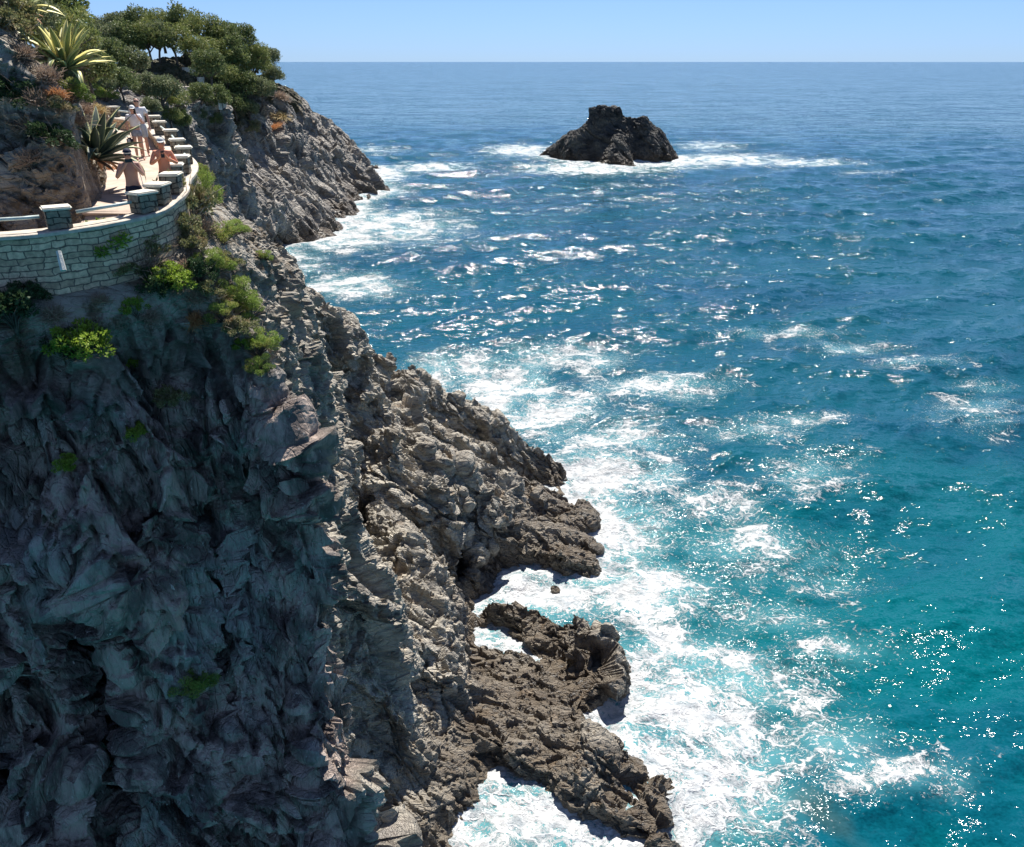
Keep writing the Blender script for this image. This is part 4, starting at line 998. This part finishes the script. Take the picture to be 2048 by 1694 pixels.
# trees at the top left, above the slope
for i, (px, py, y, R, kind, lab) in enumerate([(118, 62, 27, 1.25, 'pine', 'pine tree with thin branches right behind the upper agave'), (85, 30, 30, 1.7, 'dark', 'dark leafy tree at the very top left above the slope'), (30, 22, 25, 1.2, 'grey', 'grey green tree on the crest at the top left corner'), (150, 88, 31, 1.0, 'grey', 'small grey green tree against the sky right of the upper agave'), (175, 130, 34, 1.2, 'dark', 'dark tree crown behind the grey rock blade')]):
    o = use(TP[kind][i % 2], None); o.name = {'pine': 'pine_tree', 'dark': 'oak_tree', 'grey': 'olive_tree'}[kind]
    c = aty(px, py, y); o.location = c - Vector((0, 0, 1.15 * R)); o.scale = (R,) * 3; o.rotation_euler = (0, 0, i * 1.3); tag(o, lab, 'tree', 'trees above the path')

# agaves
def agave_mat(name, mid, edge, wid):
    t = NT(name); e = t.attr('edge'); n = t.noise(t.pos(), 14, 3)
    col = t.mix(t.ramp(t.math('ADD', e, t.math('MULTIPLY', t.math('SUBTRACT', n, .5), .15)), wid, wid + .08), mid, edge); t.set(Base_Color=col, Roughness=.45); return t.m
M['ag1'] = agave_mat('variegated_agave', (.16, .20, .07), (.62, .56, .20), .38)
M['ag2'] = agave_mat('dark_agave', (.045, .075, .055), (.42, .42, .22), .70)
M['agd'] = flat('withered_leaf', (.30, .17, .10), .9, .3, 9)
def agave(loc, S, mat, n, seed, lab, tilt):
    rng = np.random.default_rng(seed); r = empty('agave', loc); r.rotation_euler = tilt
    for part, cnt, m in (('leaves', n, mat), ('withered_leaves', 8, M['agd'])):
        V, F, E = [], [], []
        for i in range(cnt):
            a = i * 2.399 + rng.normal() * .1; e = (1.35 - 1.25 * (i / cnt) ** .8) + rng.normal() * .06 if part == 'leaves' else -.15 + rng.normal() * .15
            L = S * rng.uniform(.85, 1.12) * (1 if part == 'leaves' else .6); W = S * .058 * (1 if part == 'leaves' else .7); bend = rng.uniform(.1, .5) if rng.uniform() < .72 else rng.uniform(1.2, 2.3)
            p = np.array([math.cos(a) * .05 * S, math.sin(a) * .05 * S, .04 * S]); side = np.array([-math.sin(a), math.cos(a), 0]); K = 12; b0 = len(V)
            for k in range(K + 1):
                t_ = k / K; ee = e - bend * max(0, t_ - .25) ** 1.6 * 1.5; d = np.array([math.cos(a) * math.cos(ee), math.sin(a) * math.cos(ee), math.sin(ee)]); up = np.cross(side, d) * -1
                w = W * (.75 + 1.0 * math.sin(min(1, t_ * 1.25) * math.pi * .62)) * (1 - t_ ** 3.2) + .002; ch = w * .38
                for q in (-1, -.5, 0, .5, 1): V.append(p + side * w * q + up * ch * (q * q)); E.append(abs(q))
                for q in (.5, 0, -.5): V.append(p + side * w * q + up * (ch * q * q - .022 * S * (1 - t_))); E.append(abs(q) * .6)
                if k < K: p = p + d * L / K
            for k in range(K):
                for q in range(8): aa = b0 + k * 8 + q; bb = b0 + k * 8 + (q + 1) % 8; F.append((aa, bb, bb + 8, aa + 8))
        o = mesh_obj(part, V, F, m, r, smooth=True); attr(o, 'edge', E)
    tag(r, lab, 'agave', 'agave plants above the path'); return r
def ag_at(px, py, y): return aty(px, py, y)
l, n = hit(TERR, 130, 142); print('agave1', l); agave(l if l else ag_at(130, 142, 22), 1.12, M['ag1'], 42, 3, 'large yellow striped agave on the slope, standing against the sky', (.1, .1, 0))
l, n = hit(TERR, 188, 322); print('agave2', l); agave(l if l else ag_at(188, 322, 19.5), 1.35, M['ag2'], 44, 4, 'large dark agave with thin pale leaf margins overhanging the path', (.15, .25, 1.0))
agave(ag_at(35, 22, 21.5), 1.0, M['ag1'], 24, 5, 'partly hidden agave with pale leaves at the top left corner', (.2, -.2, 2.0))
# ------------------------------------------------------------------ people
def skin_obj(name, V, Ed, R, mat, parent, sub=2):
    me = bpy.data.meshes.new(name); me.from_pydata([tuple(v) for v in V], Ed, []); me.update()
    o = bpy.data.objects.new(name, me); C.objects.link(o)
    o.modifiers.new('skin', 'SKIN'); o.modifiers['skin'].use_smooth_shade = True
    for i, r in enumerate(R):
        sv = me.skin_vertices[0].data[i]; sv.radius = r if isinstance(r, tuple) else (r, r); sv.use_root = (i == 0)
    m = o.modifiers.new('sub', 'SUBSURF'); m.levels = m.render_levels = sub
    bpy.context.view_layer.update(); dg = bpy.context.evaluated_depsgraph_get()
    nm = bpy.data.meshes.new_from_object(o.evaluated_get(dg)); bpy.data.objects.remove(o); nm.name = name
    nm.materials.clear(); nm.materials.append(mat); nm.polygons.foreach_set('use_smooth', [True] * len(nm.polygons))
    o = bpy.data.objects.new(name, nm); C.objects.link(o); o.parent = parent; return o
def skinmat(n, c):
    t = NT(n); nn = t.noise(t.pos(), 7, 3); t.set(Base_Color=t.mix(t.ramp(nn, .3, .7), c, tuple(x * 1.12 for x in c)), Roughness=.5); t.p.inputs['Subsurface Weight'].default_value = .08; return t.m
M['sk1'] = skinmat('tanned_skin', (.38, .20, .14)); M['sk2'] = skinmat('orange_tan_skin', (.66, .27, .15)); M['sk3'] = skinmat('fair_skin', (.50, .29, .21))  # second man's skin is an orange tan
M['navy'] = flat('navy_cloth', (.012, .014, .035), .8, .1, 9, .01); M['black'] = flat('black_cloth', (.008, .012, .018), .75, .1, 9, .01); M['teal'] = flat('teal_trim', (.02, .12, .16), .7)
M['white'] = flat('white_cloth', (.74, .74, .76), .85, .05, 7, .01); M['denim'] = flat('grey_denim', (.22, .25, .31), .85, .2, 14, .01); M['lin'] = flat('pale_shorts', (.40, .46, .52), .85, .1, 9, .01)
M['hair'] = flat('dark_hair', (.03, .022, .018), .6, .3, 30, .01); M['plastic'] = flat('phone_body', (.02, .02, .022), .3, .05); M['glass'] = flat('lens', (.008, .008, .01), .12, 0); M['strap'] = flat('pale_strap', (.5, .5, .48), .8)
def person(px, y, head_py, H, sk, arms, hair, name_lab):
    """stands on the path facing the camera; arms: list of (elbow, wrist, hand) per side in body metres for a 1.78 m figure"""
    top = aty(px, head_py, y); q, (d, nn) = near_frame(top); 
    base = Vector((top.x, top.y, top.z - H)); ez = q.z - PDROP + .02
    k = H / 1.78; r = empty('person', (base.x, base.y, base.z)); r.rotation_euler = (0, 0, math.atan2(base.x, -base.y) * 0 - math.atan2(-base.x, base.y) * 0 + math.atan2(base.x, base.y) * -1)
    r.scale = (k, k, k)
    V = [(0, 0, .96), (0, 0, 1.10), (0, 0, 1.26), (0, 0, 1.40), (0, 0, 1.47), (0, -.005, 1.535), (0, -.015, 1.60), (0, -.01, 1.67), (0, .0, 1.725), (0, -.10, 1.605), (.085, 0, 1.615), (-.085, 0, 1.615)]
    R = [(.16, .115), (.135, .095), (.155, .105), (.15, .095), (.06, .06), (.056, .06), (.072, .088), (.078, .092), (.055, .065), .013, .014, .014]
    E_ = [(0, 1), (1, 2), (2, 3), (3, 4), (4, 5), (5, 6), (6, 7), (7, 8), (6, 9), (6, 10), (6, 11)]
    def add(p, rr, frm): V.append(tuple(p)); R.append(rr); E_.append((frm, len(V) - 1)); return len(V) - 1
    hands = []
    for s, (el, wr, hd) in zip((1, -1), arms):
        a = add((s * .175, 0, 1.425), .062, 3); a = add((s * (.175 + el[0]) / 1.6, el[1] * .3, (1.425 + el[2]) / 2 + .02), .052, a) if 0 else a
        b = add(((s * .175 + s * el[0]) / 2, el[1] / 2, (1.42 + el[2]) / 2), .052, a); b = add((s * el[0], el[1], el[2]), .042, b)
        c = add(((s * el[0] + s * wr[0]) / 2, (el[1] + wr[1]) / 2, (el[2] + wr[2]) / 2), .041, b); w = add((s * wr[0], wr[1], wr[2]), .027, c)
        h = Vector((s * hd[0], hd[1], hd[2])); p_ = add(h, (.036, .02), w); dr = (h - Vector((s * wr[0], wr[1], wr[2]))).normalized(); sd = Vector((1, 0, 0)) - dr * dr.x; sd.normalize()
        for f in range(4):
            off = sd * (.030 - .020 * f); L = (.062, .072, .068, .052)[f]; k1 = add(h + dr * .035 + off, .009, p_); k2 = add(h + dr * (.035 + L * .55) + off * 1.05 + Vector((0, -.006, 0)), .0085, k1); add(h + dr * (.03 + L * .9) + off * .95 + Vector((0, -.03, 0)), .0075, k2)
        th = add(h + dr * .0 + sd * -s * .042, .010, p_); add(h + dr * .045 + sd * -s * .052, .009, th)
        hands.append(h)
    for s in (1, -1):
        a = add((s * .085, 0, .88), (.088, .088), 0); a = add((s * .095, -.005, .68), .074, a); a = add((s * .10, -.015, .49), .053, a); a = add((s * .10, .015, .32), .054, a); a = add((s * .10, .02, .09), .036, a)
        add((s * .10, .045, .035), .03, a); a = add((s * .105, -.06, .035), .035, a); add((s * .11, -.14, .025), .028, a)
    skin_obj('body', V, E_, R, sk, r, 2)
    if hair:
        skin_obj('hair', [(0, .03, 1.60), (0, .015, 1.69), (0, -.01, 1.745)], [(0, 1), (1, 2)], [(.083, .075), (.088, .09), (.06, .065)], M['hair'], r, 1)
    return r, hands
def garment(r, name, V, E_, R, mat): return skin_obj(name, V, E_, R, mat, r, 1)
def trunks(r, mat, low=.66, name='swim_trunks'):
    g = .012; V = [(0, 0, 1.04), (0, 0, .97), (.088, 0, .88), (.097, -.004, low), (-.088, 0, .88), (-.097, -.004, low)]
    return garment(r, name, V, [(0, 1), (1, 2), (2, 3), (1, 4), (4, 5)], [(.152, .112), (.168, .125), (.104, .106), (.092, .094), (.104, .106), (.092, .094)], mat)
def tshirt(r, mat, arms, low=.98):
    V = [(0, 0, low), (0, 0, 1.12), (0, 0, 1.28), (0, 0, 1.41), (0, 0, 1.455)]; R = [(.172, .125), (.16, .115), (.172, .125), (.165, .11), (.08, .08)]; E_ = [(0, 1), (1, 2), (2, 3), (3, 4)]
    for s, (el, wr, hd) in zip((1, -1), arms):
        V.append((s * .18, 0, 1.425)); R.append(.078); E_.append((3, len(V) - 1)); V.append((s * (.18 * .35 + el[0] * .65), el[1] * .62, 1.425 * .38 + el[2] * .62)); R.append(.075); E_.append((len(V) - 2, len(V) - 1))
    return garment(r, 't_shirt', V, E_, R, mat)
def cap(r, mat, peak):
    mb = MB(); n = 14; vs = []; fs = []
    for j in range(6):
        a = j / 5 * math.pi / 2; 
        for i in range(n): b = 2 * math.pi * i / n; vs.append((math.cos(b) * .093 * math.cos(a), math.sin(b) * .108 * math.cos(a) - .005, 1.685 + .085 * math.sin(a)))
    for j in range(5):
        for i in range(n): fs.append((j * n + i, j * n + (i + 1) % n, (j + 1) * n + (i + 1) % n, (j + 1) * n + i))
    mb.add(vs, fs); o = mb.build('cap', mat, r, True)
    vs = [(-.075, -.085, 1.69), (.075, -.085, 1.69), (.06, -.175, 1.665), (0, -.195, 1.66), (-.06, -.175, 1.665)]; vs += [(x, y_, z - .008) for x, y_, z in vs]
    mesh_obj('peak', vs, [(0, 1, 2, 3, 4), (9, 8, 7, 6, 5)] + [(i, i + 5, (i + 1) % 5 + 5, (i + 1) % 5) for i in range(5)], peak, o)
def shades(r, mat):
    mb = MB(); mb.box((-.034, -.098, 1.635), (.052, .02, .032), bev=.008); mb.box((.034, -.098, 1.635), (.052, .02, .032), bev=.008); mb.box((0, -.102, 1.64), (.03, .012, .008))
    for s in (-1, 1): mb.tube([(s * .06, -.095, 1.64), (s * .083, 0, 1.638)], .005, 5)
    mb.build('sunglasses', mat, r)
def eyes(r):
    for s in (-1, 1):
        mb = MB(); mb.box((s * .03, -.098, 1.63), (.024, .01, .010), bev=.003); mb.build('eye', M['glass'], r)
def phone(r, hands, lab, tall=True):
    bpy.context.view_layer.update(); h = (hands[0] + hands[1]) / 2; p = r.matrix_world @ (h + Vector((0, -.045, .035)))
    mb = MB(); w, hh = (.078, .155) if tall else (.155, .078); mb.box((0, 0, 0), (w, .010, hh), bev=.004); b = empty('phone', p); b.rotation_euler = r.rotation_euler; mb.build('case', M['plastic'], b)
    mb = MB(); mb.box((w * .28, -.0075, hh * .36), (.022, .006, .022), bev=.002); mb.build('camera_lens', M['glass'], b); tag(b, lab, 'phone')
UP = [((.27, -.10, 1.17), (.10, -.30, 1.42), (.055, -.335, 1.50))] * 2
r1, h1 = person(255, 18.6, 310, 1.78, M['sk1'], [((.25, -.16, 1.20), (.09, -.27, 1.44), (.055, -.30, 1.51)), ((.30, -.06, 1.16), (.10, -.27, 1.42), (.05, -.30, 1.50))], True, '')
trunks(r1, M['navy'], .60); cap(r1, M['navy'], M['black']); shades(r1, M['glass']); phone(r1, h1, 'phone held up by the man in the dark cap', False)
mb = MB(); mb.tube([(.16, -.11, 1.30), (.19, -.14, 1.15), (.20, -.12, 1.02), (.24, -.06, .78)], .008, 5); mb.build('strap', M['strap'], r1)
tag(r1, 'shirtless man in a dark cap and navy trunks raising a phone, nearest on the path', 'person')
r2, h2 = person(319, 20.2, 273, 1.76, M['sk2'], [((.30, -.08, 1.16), (.11, -.27, 1.30), (.055, -.31, 1.37))] * 2, True, '')
trunks(r2, M['black'], .62); eyes(r2); cap(r2, M['strap'], M['strap']); phone(r2, h2, 'phone held at chest height by the man in black trunks', True)
tag(r2, 'shirtless man in black trunks holding a phone with both hands by the parapet', 'person')
A3 = [((.25, -.14, 1.20), (.10, -.26, 1.46), (.06, -.29, 1.54)), ((.27, -.03, 1.15), (.24, -.06, .98), (.245, -.08, .90))]
r3, h3 = person(263, 27.2, 212, 1.66, M['sk3'], A3, True, '')
tshirt(r3, M['white'], A3, 1.06); trunks(r3, M['denim'], .70, 'shorts'); cap(r3, M['white'], M['strap']); eyes(r3)
tag(r3, 'woman in white t-shirt and grey shorts with a cap, in front of a taller man', 'person')
bpy.context.view_layer.update(); b = empty('phone', r3.matrix_world @ (h3[0] + Vector((0, -.04, .04)))); mb = MB(); mb.box((0, 0, 0), (.076, .01, .15), bev=.004); mb.build('case', M['plastic'], b); tag(b, 'phone raised by the woman in the white t-shirt', 'phone')
b = empty('handbag', r3.matrix_world @ (h3[1] + Vector((0, -.02, -.26)))); mb = MB(); mb.box((0, 0, 0), (.20, .11, .20), bev=.045); mb.build('bag_body', M['navy'], b)
mb = MB(); mb.box((0, -.058, .01), (.08, .012, .10), bev=.02); mb.build('buckle', M['lin'], b); mb = MB(); mb.tube([(-.07, 0, .09), (-.03, 0, .22), (.03, 0, .22), (.07, 0, .09)], .009, 6); mb.build('handle', M['navy'], b); tag(b, 'small dark blue bag with a shiny patch hanging from the woman\'s hand', 'bag')
A4 = [((.26, .0, 1.16), (.26, -.10, .94), (.26, -.12, .86))] * 2
r4, h4 = person(271, 28.1, 197, 1.84, M['sk3'], A4, True, '')
tshirt(r4, M['white'], A4, .92); trunks(r4, M['lin'], .52, 'shorts'); shades(r4, M['glass'])
tag(r4, 'tall man in a white t-shirt and sunglasses standing behind the woman', 'person')
# seat every figure on the paving
bpy.context.view_layer.update()
for r_ in (r1, r2, r3, r4):
    ok, loc, n_, i_ = PATH.ray_cast((r_.location.x, r_.location.y, r_.location.z + 1.2), (0, 0, -1))
    print('feet', r_.location[:], loc[:] if ok else None)
    if ok:
        dz = loc.z + .005 - r_.location.z; print('dz', dz)
        for o_ in [r_] + [q for q in scene.objects if q.name.startswith(('phone', 'handbag')) and q.parent is None and (q.location - r_.location).xy.length < .6 and not q.get('_s')]:
            o_.location.z += dz
            if o_ is not r_: o_['_s'] = 1
for q in scene.objects:
    if '_s' in q: del q['_s']

for q in scene.objects:
    if q.parent is None and 'label' in q and 'kind' not in q: q['kind'] = 'thing'
